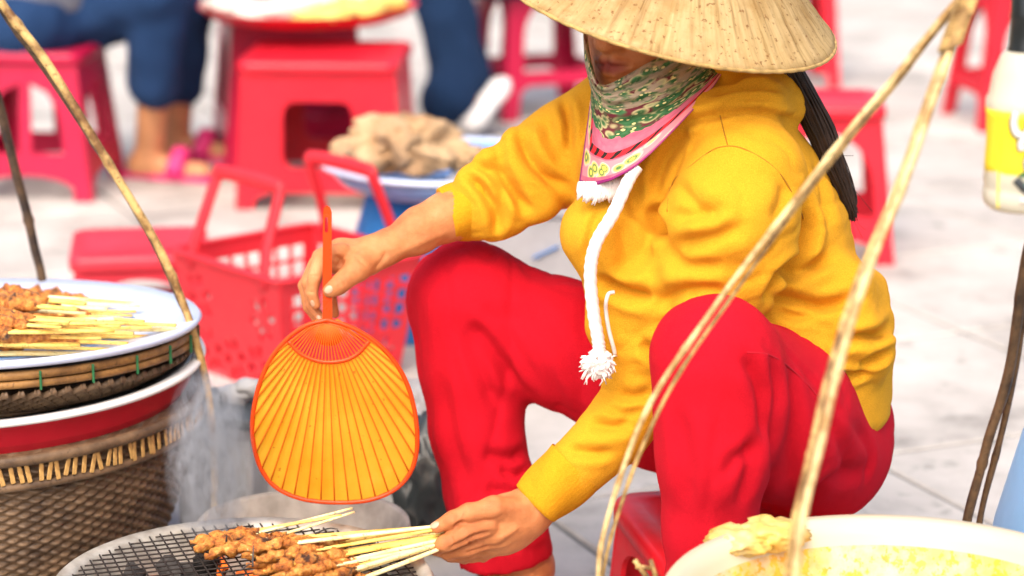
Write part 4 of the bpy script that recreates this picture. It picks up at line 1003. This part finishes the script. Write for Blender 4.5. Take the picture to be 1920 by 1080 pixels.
# ------------------------------------------------------------------ carrying basket stack on the left
LC = P(-70, 672, 3.25); lx, ly = LC[0], LC[1]; zr = float(LC[2]); LR = PX(450, 672, ly)
wb = empty('woven_basket', (lx, ly, 0)); tag(wb, 'large dark woven basket holding the red tub and skewer tray', 'basket')
NST = 126; HB = zr - .048; rowsN = 44
prof = [(LR * (.70 + .30 * math.sin(min(1, z / HB) * math.pi / 2 * .95)) * .965, z) for z in np.linspace(.004, HB, rowsN * 4 + 1)]
sg = NST * 6
def weave(i, k):
    row, sub = divmod(i, 4); ph = (k / 6) * math.pi + (row % 2) * math.pi
    return .0042 * math.sin(ph) * math.sin(math.pi * (sub + .5) / 4) - .0028 * (sub == 0) + .001 * mnoise.noise(Vector((k * .3, i * .4, 0)))
add('weave', at(lathe(prof, sg, weave), (lx, ly, 0)), M['wicker'], wb)
ring = lambda r, z, n=160: [(lx + r * math.cos(2 * math.pi * k / n), ly + r * math.sin(2 * math.pi * k / n), z) for k in range(n + 1)]
add('hoop', tube(ring(LR * .985, HB - .004), .008, 8, cap=False), M['wicker'], wb); add('hoop', tube(ring(LR * .975, HB - .040), .006, 8, cap=False), M['wicker'], wb)
st_me = mesh(*box(0, 0, 0, .0022, .0062, .027, .0008, 1), smooth=False); st_me.materials.append(M['wicker_tan'])
for k in range(170):
    a = 2 * math.pi * k / 170 + random.uniform(-.01, .01); o = link('rim_strip', st_me, None, wb); o.location = (lx + (LR * .992) * math.cos(a), ly + (LR * .992) * math.sin(a), HB - .022 + random.uniform(-.003, .003)); o.rotation_euler = (random.uniform(-.25, .25), 0, a)
tub = empty('red_tub', (lx, ly, HB - .1)); tag(tub, 'red plastic tub with white rim sitting in the dark woven basket', 'tub')
add('bowl', at(lathe([(0, zr - .2), (LR * .62, zr - .2), (LR * .86, zr - .08), (LR * .925, zr - .040), (LR * .94, zr - .034), (LR * .955, zr - .012), (LR * .975, zr - .008), (LR * .97, zr - .003), (LR * .93, zr - .004), (LR * .83, zr - .08), (LR * .6, zr - .16), (0, zr - .16)], 128), (lx, ly, 0)), M['red_plastic'], tub)
add('rim', at(lathe([(LR * .955, zr - .003), (LR * 1.0, zr - .004), (LR * 1.006, zr), (LR * 1.0, zr + .004), (LR * .955, zr + .003)], 128, closed=True), (lx, ly, 0)), M['white_plastic'], tub)
add('metal_tray', at(lathe([(0, zr - .035), (LR * .80, zr - .035), (LR * .94, zr - .006), (LR * .952, zr + .002), (LR * .935, zr + .0), (LR * .795, zr - .030), (0, zr - .030)], 128), (lx, ly, 0)), M['alu'], tub)
# shallow basket
PC = P(-40, 622, 3.25); px_, py_ = PC[0], PC[1]; PR = PX(410, 622, py_); z0, z1 = zr - .028, float(PC[2]) - .006
TILT = Matrix.Translation((px_, py_, float(PC[2]))) @ Matrix.Rotation(R_(-3.6), 4, 'X') @ Matrix.Translation((-px_, -py_, -float(PC[2])))
PN = np.array(Matrix.Rotation(R_(-3.6), 3, 'X') @ Vector((0, 0, 1)))
def ZP(u, v, h):                      # a pixel's point on the tilted plate, h above its middle
    D = DIR(u, v); c = np.array([px_, py_, PC[2]]) + PN * h; return CAMP + D * (np.dot(c - CAMP, PN) / np.dot(D, PN))
sh = empty('winnowing_basket', (px_, py_, z0)); tag(sh, 'shallow open-weave bamboo basket under the white plate', 'basket')
def srad(t): return PR * (.66 + .31 * t ** .6)
vf = []
for fam in (-1, 1):
    for k in range(88):
        a0 = 2 * math.pi * k / 88; pts = []
        for t in np.linspace(0, 1, 8):
            a = a0 + fam * (t - .5) * .24; r = srad(t) + fam * .0012 * math.sin(t * 20 + k); pts.append((px_ + r * math.cos(a), py_ + r * math.sin(a), z0 + (z1 - z0 - .02) * t))
        vf.append(tube(pts, .0045, 6, flat=.28, flataxis=(math.cos(a0), math.sin(a0), .3)))
add('weave', xf(join(*vf), TILT), M['wicker'], sh)
add('base', at(lathe([(0, z0), (PR * .66, z0), (PR * .66, z0 + .004), (0, z0 + .004)], 64), (px_, py_, 0)), M['wicker'], sh)
for zz, rr in ((z1 + .004, .0062), (z1 - .008, .0054)): add('hoop', xf(tube([(px_ + PR * .968 * math.cos(2 * math.pi * k / 128), py_ + PR * .968 * math.sin(2 * math.pi * k / 128), zz) for k in range(129)], rr, 8, cap=False), TILT), M['wicker_mid'], sh)
tie = mesh(*box(0, 0, 0, .004, .003, .026, .001, 1), smooth=False); tie.materials.append(M['green_tie'])
for k in range(26):
    a = 2 * math.pi * k / 26 + .11; o = link('tie', tie, None, sh); o.location = (px_ + (PR * .968 + .0085) * math.cos(a), py_ + (PR * .968 + .0085) * math.sin(a), z1 - .003); o.rotation_euler = (0, 0, a); o.location = TILT @ o.location
# plate
zp = z1 + .003
pl = empty('enamel_plate', (px_, py_, zp)); tag(pl, 'bluish white plate of skewers resting on the bamboo basket', 'plate')
add('dish', xf(lathe([(0, zp), (PR * .74, zp), (PR * .90, zp + .006), (PR * 1.0, zp + .013), (PR * 1.015, zp + .019), (PR * 1.0, zp + .024), (PR * .90, zp + .017), (PR * .76, zp + .008), (0, zp + .005)], 128), TILT @ TR((px_, py_, 0))), M['white_blue'], pl)
add('glaze_ring', xf(lathe([(PR * .62, zp + .0062), (PR * .72, zp + .0076), (PR * .72, zp + .0086), (PR * .62, zp + .0072)], 96, closed=True), TILT @ TR((px_, py_, 0))), M['blue_plate'], pl)

# ------------------------------------------------------------------ skewers
def skewer(label, group, a, b, mlen, seed, mat='stick', r=.0042, mr=.0105, flip=0):
    a, b = np.array(a, float), np.array(b, float); e = empty('meat_skewer', a); tag(e, label, 'skewer', group)
    L = np.linalg.norm(b - a); T = (b - a) / L; bend = np.cross(T, [0, 0, 1]) * rng.normal(0, .003)
    pts = [a + T * L * t + bend * math.sin(math.pi * t) for t in np.linspace(.02, 1, 14)]
    w = r * random.uniform(.8, 1.2)
    add('stick', tube(pts, [w * (.75 + .25 * math.sin(math.pi * t * .9 + .3)) for t in np.linspace(0, 1, 14)], 6, flat=.55, flataxis=(0, 0, 1)), M[mat], e)
    if mlen > 0:
        n = 34; rr = []; mp = []
        for i in range(n):
            t = i / (n - 1); p = a + T * (t * mlen - .006); 
            p = p + np.array([mnoise.noise(Vector((t * 6, seed, 1))), mnoise.noise(Vector((t * 6, seed, 7))), mnoise.noise(Vector((t * 6, seed, 4)))]) * .004
            mp.append(p); rr.append(mr * (math.sin(math.pi * min(max(t, .03), .97)) ** .32) * (.82 + .5 * mnoise.noise(Vector((t * 9 + seed * 3, seed, 2)))))
        add('meat', tube(mp, rr, 14, twist=lambda t, i: 1 + .48 * mnoise.noise(Vector((math.cos(t) * 1.6 + seed, math.sin(t) * 1.6, i * .33))) + .40 * mnoise.noise(Vector((math.cos(t) * 3, math.sin(t) * 3 + seed, i * .9)))), M['meat'], e)
    return e
zt = zp - float(PC[2]) + .011
plate_sk = []
for k, (b, lay) in enumerate((((170, 664), 0), ((205, 655), 1), ((240, 644), 1), ((300, 632), 0), ((345, 618), 1), ((330, 610), 2), ((285, 614), 2), ((250, 626), 2), ((262, 574), 1), ((255, 584), 2), ((248, 592), 1), ((318, 572), 0),
                              ((230, 598), 3), ((225, 612), 3), ((190, 634), 3), ((150, 646), 2), ((200, 580), 3), ((270, 602), 3), ((215, 620), 4), ((180, 602), 4), ((160, 588), 4), ((240, 606), 4))):
    dv = (-.14 if k % 3 else .05) * (1 if b[1] < 610 else .4)
    L_ = 265 + (k * 53 % 90); plate_sk.append(((b[0] - L_, b[1] + dv * 120 - (6 if k % 2 else 0)), b, lay, .10 + .02 * (k % 3) if k % 5 else 0))
for u, v, lay in ((-30, 556, 5), (-45, 566, 5), (-25, 548, 4), (-60, 590, 5), (-75, 600, 5)): plate_sk.append(((u, v), (u + 190, v + 14), lay, .10))
for k, (a, b, ly_, ml) in enumerate(plate_sk):
    z = zt + ly_ * .0095
    skewer('cooked meat skewer piled on the bluish white plate' if ml else 'bare yellow stick piled on the bluish white plate', 'skewers piled on the white plate', ZP(*a, z + .004), ZP(*b, z), ml, k, 'stick_w' if k % 4 == 0 else 'stick', .0060, .0125)

# ------------------------------------------------------------------ charcoal grill
GC = Z(455, 1096, .215); gx, gy = GC[0], GC[1]; GR = PX(360, 1096, gy)
gr = empty('charcoal_grill', (gx, gy, 0)); tag(gr, 'round charcoal grill with wire mesh and skewers being cooked', 'grill')
add('bowl', at(lathe([(0, 0), (GR * .62, 0), (GR * .70, .03), (GR * .90, .13), (GR * .985, .20), (GR * 1.0, .214), (GR * .985, .220), (GR * .925, .214), (GR * .90, .19), (GR * .80, .11), (0, .10)], 96, lambda i, k: .0012 * mnoise.noise(Vector((k * .25, i, 0)))), (gx, gy, 0)), M['rim_metal'], gr)
vf = []; zz = .2165; c24 = math.cos(R_(20)); s24 = math.sin(R_(20))
for fam in (0, 1):
    for k in range(-15, 16):
        o = k * .0145; h = math.sqrt(max(0, (GR * .915) ** 2 - o * o))
        if h < .02: continue
        a = (o, -h) if fam else (-h, o); b = (o, h) if fam else (h, o)
        n = 40; pts = []
        for t in np.linspace(0, 1, n):
            x, y = a[0] + (b[0] - a[0]) * t, a[1] + (b[1] - a[1]) * t
            pts.append((gx + x * c24 - y * s24, gy + x * s24 + y * c24, zz + (.0012 if fam else -.0012) - .004 * (1 - (x * x + y * y) / GR ** 2)))
        vf.append(tube(pts, .00115, 5))
add('wire_mesh', join(*vf), M['wire'], gr)
coal = [mesh(*blob((0, 0, 0), (.02, .016, .014), 40 + i, .45, 1.7, 2), smooth=False) for i in range(5)]
for i, m_ in enumerate(coal): m_.materials.append(M['coal'] if i else M['ember'])
for k in range(150):
    r = GR * .80 * math.sqrt(random.random()); a = random.uniform(0, 6.28)
    o = link('charcoal_lump', coal[random.choice((0, 0, 1, 2, 2, 3, 3, 4, 4, 1))], None, gr); o.location = (gx + r * math.cos(a), gy + r * math.sin(a), .145 + random.uniform(0, .05)); o.rotation_euler = (random.random() * 6, random.random() * 6, random.random() * 6)
# ash bowl behind
AC = Z(567, 984, .165); AR = PX(203, 984, AC[1])
e = add('ash_bowl', at(lathe([(0, 0), (AR * .6, 0), (AR * .8, .06), (AR * .97, .145), (AR, .160), (AR * .985, .167), (AR * .94, .162), (AR * .86, .13), (AR * .66, .085), (0, .075)], 80, lambda i, k: .002 * mnoise.noise(Vector((k * .2, i * 1.3, 3)))), (AC[0], AC[1], 0)), M['ash'])
tag(e, 'round ash-grey clay bowl behind the charcoal grill', 'bowl')
for k in range(9):
    r = AR * .55 * math.sqrt(random.random()); a = random.uniform(0, 6.28)
    o = add('charcoal_lump', blob((AC[0] + r * math.cos(a), AC[1] + r * math.sin(a), .096), (.016, .012, .010), 60 + k, .4, 1.8, 2), M['coal'], smooth=False); tag(o, 'burnt charcoal lump lying in the ash-grey bowl', 'charcoal', 'charcoal in the ash-grey bowl')
# skewers on the grill
zg = .2285
held = [((455, 1030), (840, 984), .09, 2, 'stick_w'), ((520, 1062), (836, 1006), .12, 2, 'stick'), ((575, 1096), (840, 1014), .11, 2, 'stick_w'), ((490, 1048), (834, 990), .10, 2, 'stick'), ((545, 1076), (838, 1018), .11, 3, 'stick_w'), ((468, 1022), (845, 990), .10, 1, 'stick'), ((462, 1040), (842, 996), .12, 0, 'stick_w'), ((470, 1058), (838, 1000), .13, 1, 'stick'), ((485, 1072), (846, 1004), .14, 0, 'stick'), ((500, 1088), (843, 1008), .14, 1, 'stick_w'),
        ((530, 1100), (846, 1012), .14, 0, 'stick'), ((560, 1108), (842, 1016), .13, 1, 'stick_w'), ((600, 1112), (846, 1020), .10, 0, 'stick_w'), ((485, 1012), (836, 986), .06, 0, 'stick'), ((500, 1030), (838, 992), .11, 1, 'stick')]
for k, (a, b, ml, lay, m_) in enumerate(held):
    skewer('pork skewer on the grill with its stick gripped in the hand', 'skewers gripped over the grill', Z(*a, zg + lay * .009), P(*b, 2.842 + .002 * (k % 3)), ml * random.uniform(.75, 1.0), 100 + k, m_, .0042, random.uniform(.0078, .0105))
for k, (a, b) in enumerate((((372, 1028), (660, 953)), ((392, 1040), (664, 960)), ((365, 1016), (640, 966)))):
    skewer('pork skewer lying free on the grill, pointing at the ash bowl', 'skewers lying free on the grill', Z(*a, zg), Z(*b, zg + .012), .09, 120 + k, 'stick_w' if k < 2 else 'stick', .004, .0095)
for k in range(7):
    u, v = random.uniform(420, 720), random.uniform(1000, 1075); p = Z(u, v, zg + .012); d1 = rng.normal(0, .012, 3); d1[2] = abs(d1[2]) * .6
    o = add('herb_sprig', tube(catmull([p, p + d1, p + d1 * 1.7 + [0, 0, -.006]], 8), np.linspace(.0013, .0004, 8), 5), M['coal'], None); tag(o, 'charred herb sprig among the grilling skewers', 'herb', 'charred sprigs on the grill')

# ------------------------------------------------------------------ basin on the right with its woven carrier
RC = Z(1692, 1124, .33); rx, ry = RC[0], RC[1]; RR = PX(452, 1124, ry)
e = empty('stained_basin', (rx, ry, .1)); tag(e, 'white basin with turmeric stains inside and a worn cream rim', 'basin')
bl_ = add('bowl', lathe([(0, -.20), (RR * .62, -.20), (RR * .80, -.10), (RR * .945, -.012), (RR * .985, -.004), (RR * 1.0, .002), (RR * .985, .007), (RR * .93, .004), (RR * .905, -.012), (RR * .77, -.10), (RR * .60, -.19), (0, -.19)], 128), M['stained'])
bl_.location = (rx, ry, .33); bl_.parent = e; bl_.matrix_parent_inverse = e.matrix_basis.inverted()
e = empty('carrying_basket', (rx, ry, 0)); tag(e, 'round wicker carrying basket beneath the stained white basin', 'basket')
add('weave', at(lathe([(RR * .74, .003), (RR * .80, .06), (RR * .86, .13), (RR * .88, .15), (RR * .86, .15), (RR * .78, .06), (RR * .72, .003)], 240, lambda i, k: .003 * math.sin(k * math.pi / 2 + i * math.pi), closed=True), (rx, ry, 0)), M['wicker'], e)
bg_ = [blob(P(1388, 1012, 2.60), (.036, .035, .015), 71, .35, 1.3, 4, True), blob(P(1448, 1000, 2.61), (.040, .03, .018), 72, .35, 1.3, 4, True)]
o = add('plastic_bag', join(*bg_), M['yellow_bag']); tag(o, 'crumpled pale yellow plastic bag on the stained basin rim', 'bag')
# upturned light blue basin
lb = P(2180, 960, 2.98); e = add('blue_basin', at(lathe([(.235, 0), (.24, .01), (.215, .20), (.185, .32), (.15, .37), (.10, .385), (0, .388)], 80), (lb[0], 2.98, 0)), M['light_blue']); tag(e, 'light blue plastic basin standing upside down behind the stained basin', 'basin')
# bamboo clip near the basin
cv = [tube([P(1190, 1050, 2.5), P(1215, 1085, 2.5)], .003, 6), tube([P(1220, 1050, 2.5), P(1232, 1090, 2.5)], .003, 6), tube([P(1192, 1062, 2.5), P(1226, 1066, 2.5)], .0028, 6), tube([P(1215, 1085, 2.5), P(1225, 1300, 2.5)], .004, 6), tube([P(1232, 1090, 2.5), P(1225, 1300, 2.5)], .004, 6)]
o = add('bamboo_tongs', join(*cv), M['bamboo_b']); tag(o, 'small split bamboo tongs standing beside the stained basin', 'tongs')

# ------------------------------------------------------------------ rattan hangers of the shoulder pole
def strand(parent, px, mat, rpx, n=90, seed=0, nodes=5):
    q = catmull([P(*p) for p in px], n); rad = []
    for i in range(n):
        t = i / (n - 1); p = 1 + .10 * mnoise.noise(Vector((t * 14, seed, 0)))
        for m_ in range(nodes): p += .28 * math.exp(-((t - (m_ + .5 + .2 * math.sin(seed + m_ * 2)) / nodes) / .006) ** 2)
        rad.append(PX(rpx, px[0][1], px[0][2]) * p * (1 - .25 * t))
    for i in range(1, n - 1): q[i] += np.array([mnoise.noise(Vector((i * .09, seed, 5))), 0, mnoise.noise(Vector((i * .09, seed, 9)))]) * .0022
    return add('strand', tube(q, rad, 10), M[mat], parent)
lh = empty('basket_hanger', (lx, ly, 0)); tag(lh, 'bamboo hanger strips rising from the woven basket with the skewer plate', 'hanger', 'shoulder pole hangers')
strand(lh, [(-70, -130, 3.270), (0, 0, 3.260), (95, 130, 3.250), (200, 300, 3.240), (290, 450, 3.235), (340, 560, 3.230), (374, 660, 3.230), (392, 760, 3.230), (402, 870, 3.235), (400, 1000, 3.240), (392, 1120, 3.240)], 'bamboo_b', 9, seed=1)
strand(lh, [(-76, -130, 3.280), (4, 20, 3.270), (100, 152, 3.260), (205, 318, 3.250), (293, 465, 3.245), (342, 575, 3.240), (373, 668, 3.240), (386, 765, 3.240), (396, 870, 3.245), (394, 1000, 3.250), (388, 1120, 3.250)], 'bamboo_dark', 6, seed=2)
strand(lh, [(-74, -130, 3.300), (-40, 60, 3.420), (-8, 180, 3.500), (30, 320, 3.540), (62, 450, 3.550), (80, 545, 3.550), (86, 700, 3.550), (84, 900, 3.540)], 'bamboo_dark', 11, seed=3)
add('apex_knot', at(lathe([(0, -.02), (.014, -.018), (.02, 0), (.014, .018), (0, .02)], 16), P(-73, -135, 3.28)), M['bamboo_dark'], lh)
rh = empty('basket_hanger', (rx, ry, 0)); tag(rh, 'bamboo hanger strips rising from the stained white basin', 'hanger', 'shoulder pole hangers')
strand(rh, [(1850, -70, 2.42), (1795, 0, 2.42), (1700, 118, 2.42), (1600, 235, 2.42), (1480, 390, 2.42), (1350, 562, 2.42), (1228, 740, 2.42), (1165, 890, 2.42), (1128, 1020, 2.42), (1120, 1120, 2.42), (1122, 1260, 2.42)], 'bamboo', 7, 110, 4, 8)
strand(rh, [(1853, -70, 2.43), (1800, 4, 2.43), (1704, 126, 2.43), (1605, 246, 2.43), (1486, 398, 2.43), (1362, 570, 2.43), (1250, 742, 2.43), (1184, 890, 2.43), (1142, 1020, 2.43), (1126, 1120, 2.43), (1126, 1260, 2.43)], 'bamboo_b', 5, 110, 5, 8)
strand(rh, [(1832, -70, 2.40), (1812, 0, 2.39), (1782, 92, 2.36), (1702, 322, 2.29), (1606, 572, 2.21), (1546, 800, 2.16), (1508, 960, 2.14), (1492, 1080, 2.13), (1488, 1260, 2.13)], 'bamboo', 9.5, 110, 6, 6)
strand(rh, [(1830, -70, 2.41), (1806, 0, 2.40), (1772, 92, 2.375), (1688, 330, 2.31), (1590, 580, 2.235), (1530, 800, 2.185), (1494, 960, 2.165), (1478, 1080, 2.155), (1474, 1260, 2.155)], 'bamboo_b', 7, 110, 7, 7)
strand(rh, [(1860, -70, 2.44), (1985, 120, 2.56), (1972, 320, 2.62), (1926, 480, 2.645), (1893, 690, 2.655), (1850, 840, 2.66), (1812, 985, 2.665), (1795, 1120, 2.665)], 'bamboo_dark', 13, 90, 8)
strand(rh, [(1862, -70, 2.445), (1990, 120, 2.57), (1980, 320, 2.63), (1934, 480, 2.655), (1904, 690, 2.665), (1870, 840, 2.67), (1836, 985, 2.675), (1822, 1120, 2.675)], 'bamboo_dark', 9, 90, 9)
wrap = catmull([P(1826, -40, 2.395), P(1810, 10, 2.385), P(1795, 50, 2.37), P(1782, 88, 2.362)], 260); sp2 = []
for i, p in enumerate(wrap):
    a = i * .40; sp2.append(p + np.array([math.cos(a) * .0105, math.sin(a) * .0105, math.cos(a) * .004]))
add('binding', tube(sp2, .0021, 6), M['bamboo_b'], rh)
add('apex_knot', at(lathe([(0, -.02), (.014, -.018), (.02, 0), (.014, .018), (0, .02)], 16), P(1846, -75, 2.42)), M['bamboo_dark'], rh)

# ------------------------------------------------------------------ hanging bottle
BD = 2.40; b0 = P(1924, 388, BD); bt = empty('drink_bottle', b0); tag(bt, 'milky plastic bottle with yellow label and black cap hanging by the hanger', 'bottle')
s_ = PX(1, 200, BD)
def bp(prof): return at(lathe([(r * s_, (388 - v) * s_ * 1.03) for r, v in prof], 64), b0, ry=R_(-1))
add('bottle_body', bp([(0, 388), (70, 388), (79, 380), (82, 368), (82, 352), (79, 346), (82, 340), (79, 300), (77, 260), (79, 215), (82, 200), (82, 186), (76, 176), (70, 140), (56, 108), (46, 98), (0, 98)]), M['bottle_white'], bt)
lab = lathe([(r * s_, (388 - v) * s_ * 1.03) for r, v in ((80.0, 332), (80.5, 300), (78.5, 260), (80.0, 215), (82.2, 200), (81.2, 200), (79.0, 215), (77.5, 260), (79.5, 300), (79.0, 332))], 64, closed=True)
t = NT('yellow drink label'); co = t.coord(); sep = t.n('ShaderNodeSeparateXYZ'); t.l(co, sep.inputs[0])
c = t.mix(t.math('GREATER_THAN', t.math('ADD', sep.outputs[2], t.math('MULTIPLY', t.noise(co, 25, 3), .03)), float(b0[2] + 98 * s_)), (.84, .78, .52), (.88, .68, .03)); t.set(c, .4, .4); M['label2'] = t.m
add('label_band', at(lab, b0, ry=R_(-1)), M['label2'], bt)
add('cap', bp([(0, 101), (44, 101), (46, 96), (43, 90), (41, 40), (43, 36), (41, 30), (40, -20), (34, -28), (0, -28)]), M['black_cap'], bt)
def onb(pts, r, mat, name, lift=82.5):
    q = []
    for u, v in catmull(pts, 30):
        x = (u - 1928) / lift; x = max(-.98, min(.98, x)); q.append(b0 + np.array([x * lift * s_, -math.sqrt(1 - x * x) * lift * s_, (388 - v) * s_ * 1.03]))
    return add(name, tube(q, r * s_, 8, flat=.5, flataxis=(0, -1, 0)), M[mat], bt)
for (pts) in ([(1884, 200), (1882, 222), (1888, 238), (1900, 240), (1908, 228), (1908, 212), (1912, 204)], [(1898, 268), (1896, 254), (1906, 248), (1916, 256), (1916, 272), (1908, 288), (1912, 306)]):
    onb(pts, 9, 'ink', 'lettering_outline', 82.0); onb(pts, 6.5, 'trim', 'lettering', 84.5)
onb([(1862, 205), (1862, 290), (1864, 380)], 2.0, 'label_yellow', 'label_stripe'); onb([(1890, 322), (1898, 330), (1906, 338), (1914, 344)], 8, 'ink', 'label_picture'); onb([(1912, 326), (1918, 334), (1924, 340)], 9, 'teal_ink', 'label_picture'); onb([(1896, 314), (1908, 312), (1920, 310)], 4, 'green_tie', 'label_picture'); onb([(1898, 362), (1912, 362), (1930, 362)], 6, 'grey_ink', 'label_picture')
o = add('cord', tube(catmull([P(1928, -20, BD), P(1900, -45, 2.41), P(1850, -72, 2.42)], 14), .002, 6), M['bamboo_dark'], bt)

# ------------------------------------------------------------------ people on the stools behind
def sitter(label, hip, kneeA, ankA, kneeB, ankB, toes, mat, sh_mat, chest, head, shoeA='pink', h=.012, cuffz=.13, lift=None):
    e = empty('person', (hip[0], hip[1], 0)); tag(e, label, 'person', 'seated people in the background')
    allp = np.array([hip, kneeA, ankA, kneeB, ankB, chest, head]); lo = allp.min(0) - .22; hi = allp.max(0) + .22; lo[2] = -.01
    side = np.cross(np.array(chest) - hip, np.array(kneeA) - hip); side /= np.linalg.norm(side); side = side * .09
    fb_ = Field(lo, hi, h); fj = Field(lo, hi, h); fs = Field(lo, hi, h)
    hip, chest, head = map(np.array, (hip, chest, head))
    for kn, an, s in ((kneeA, ankA, 1), (kneeB, ankB, -1)):
        kn, an = np.array(kn), np.array(an)
        if lift is not None:                                   # heel raised, weight on the toes
            he, to_ = (np.array(q) for q in lift[0 if s > 0 else 1])
            fb_.seg(hip + side * s, kn, .07, .05, .02); fb_.seg(kn, an, .05, .038, .02); fb_.seg(an, to_ * .7 + he * .3, .036, .025, .02)
            fj.seg(hip + side * s, kn, .105, .082, .03); fj.seg(kn, an, .085, .085, .03); fj.seg(an, to_ * .60 + an * .40 + np.array([-.045, -.0, .02]), .088, .078, .02)
            add('shoe', tube(catmull([he, he * .5 + to_ * .5, to_], 12), [.02, .036, .042, .042, .040, .040, .040, .042, .044, .042, .036, .02], 12, flat=.7), M['white_shoe'], e); continue
        fb_.seg(hip + side * s, kn, .07, .05, .02); fb_.seg(kn, an, .05, .038, .02); fb_.seg(an, an * [1, 1, 0] + [0, 0, .05], .037, .036, .01)
        t_ = np.array(toes, float) / np.linalg.norm(toes); b_ = an * [1, 1, 0]
        fb_.seg(b_ - t_ * .03 + [0, 0, .04], b_ + t_ * .15 + [0, 0, .03], .036, .024, .02)
        fj.seg(hip + side * s, kn, .105, .082, .03); low = kn + (an - kn) * (1 - cuffz); fj.seg(kn, low, .080, .070, .03)
        so = tube([b_ - t_ * .07 + [0, 0, .014], b_ + t_ * .06 + [0, 0, .013], b_ + t_ * .18 + [0, 0, .012]], [.03, .04, .036], 12, flat=.32, flataxis=(0, 0, 1))
        st = tube(catmull([b_ + t_ * .08 + side * .42 + [0, 0, .02], b_ + t_ * .09 + [0, 0, .075], b_ + t_ * .08 - side * .42 + [0, 0, .02]], 10), .026, 8)
        o = add('shoe', join(so, st) if shoeA == 'pink' else join(so, tube([b_ - t_ * .05 + [0, 0, .045], b_ + t_ * .07 + [0, 0, .045], b_ + t_ * .165 + [0, 0, .03]], [.038, .042, .026], 12)), M['pink_shoe' if shoeA == 'pink' else 'white_shoe'], e)
    fb_.seg(hip, chest, .11, .13, .03); fb_.seg(chest, head, .05, .05, .03); fb_.seg(head, head + [0, 0, .06], .085, .09, .03)
    fj.seg(hip + side, hip - side, .115, .115, .03)
    fs.seg(hip + [0, 0, .08], chest, .14, .15, .04, (side, 1.25)); sh = chest + [0, 0, .10]
    for s in (1, -1):
        k_ = np.array(kneeA if s > 0 else kneeB); el = sh + side * 2.1 * s + [0, 0, -.28]; hand = (k_ * .75 + hip * .25) + [0, 0, .09]
        fs.seg(sh + side * 1.7 * s, el, .065, .055, .03); fb_.seg(sh + side * 1.7 * s, el, .05, .045, .02); fb_.seg(el, hand, .042, .03, .02); fb_.seg(hand, hand + (k_ - hip) * .15, .035, .025, .02)
    for f_, nm, m_ in ((fb_, 'body', M['skin_bg']), (fj, 'jeans', mat), (fs, 'shirt', sh_mat)):
        V, F = f_.mesh(); V = relax(V, F, 1); N = vnormals(V, F); V = V + N * (rumple(V, 16, .010 if nm != 'body' else .001, len(V) % 7))[:, None]; add(nm, (V, F), m_, e, fix=False)
    add('hair', blob(head + [0, .0, .085], (.10, .105, .09), 3, .1, 1.5, 3), M['hair'], e)
    return e
d1 = 6.25
sitter('seated person in blue jeans and pink sandals on the twin-window stool', P(70, 45, 6.2), P(300, -25, 6.15), P(280, 290, 6.28), P(345, -10, 6.5), P(330, 270, 6.55), (.9, -.25, 0), M['denim'], M['shirt'], P(60, -300, 6.25), P(90, -520, 6.25), 'pink', cuffz=.42)
sitter('seated person in navy trousers and white shoes behind the food tray', P(1010, -60, 7.35), P(815, -75, 7.0), P(862, 140, 6.93), P(815, -70, 7.35), P(868, 140, 7.22), (-.75, -.6, 0), M['denim2'], M['shirt'], P(1040, -330, 7.4), P(1010, -540, 7.4), 'white', lift=((P(948, 150, 6.93), P(872, 244, 6.80)), (P(948, 150, 7.2), P(870, 236, 7.12))))

# ------------------------------------------------------------------ smoke curling from the coals
def smoke(c, r, dens, seed):
    t = NT('grill smoke'); t.t.nodes.remove(t.b); v = t.n('ShaderNodeVolumePrincipled'); v.inputs['Color'].default_value = (.86, .88, .95, 1)
    co = t.coord('Object'); g = t.n('ShaderNodeVectorMath', operation='LENGTH'); t.l(co, g.inputs[0])
    fall = t.math('SUBTRACT', 1.0, g.outputs['Value']); fall = t.math('MAXIMUM', fall, 0.0)
    mp = t.n('ShaderNodeMapping'); mp.inputs['Location'].default_value = (seed, seed * 2, 0); t.l(co, mp.inputs[0])
    n = t.noise(mp.outputs[0], 3.2, 5, .6, 1.6); n = t.ramp(n, [(.42, (0, 0, 0)), (.70, (1, 1, 1))])
    t.l(t.math('MULTIPLY', t.math('MULTIPLY', n, fall), dens), v.inputs['Density']); t.l(v.outputs[0], t.out.inputs['Volume'])
    bm = bmesh.new(); bmesh.ops.create_icosphere(bm, subdivisions=3, radius=1); me = bpy.data.meshes.new('mesh'); bm.to_mesh(me); bm.free()
    o = link('smoke', me, t.m); o.location = tuple(map(float, c)); o.scale = r; o['kind'] = 'stuff'; o['label'] = 'thin blue-white smoke drifting off the grill'; return o
smoke(P(392, 860, 2.93), (.06, .05, .13), 150, 1.7)
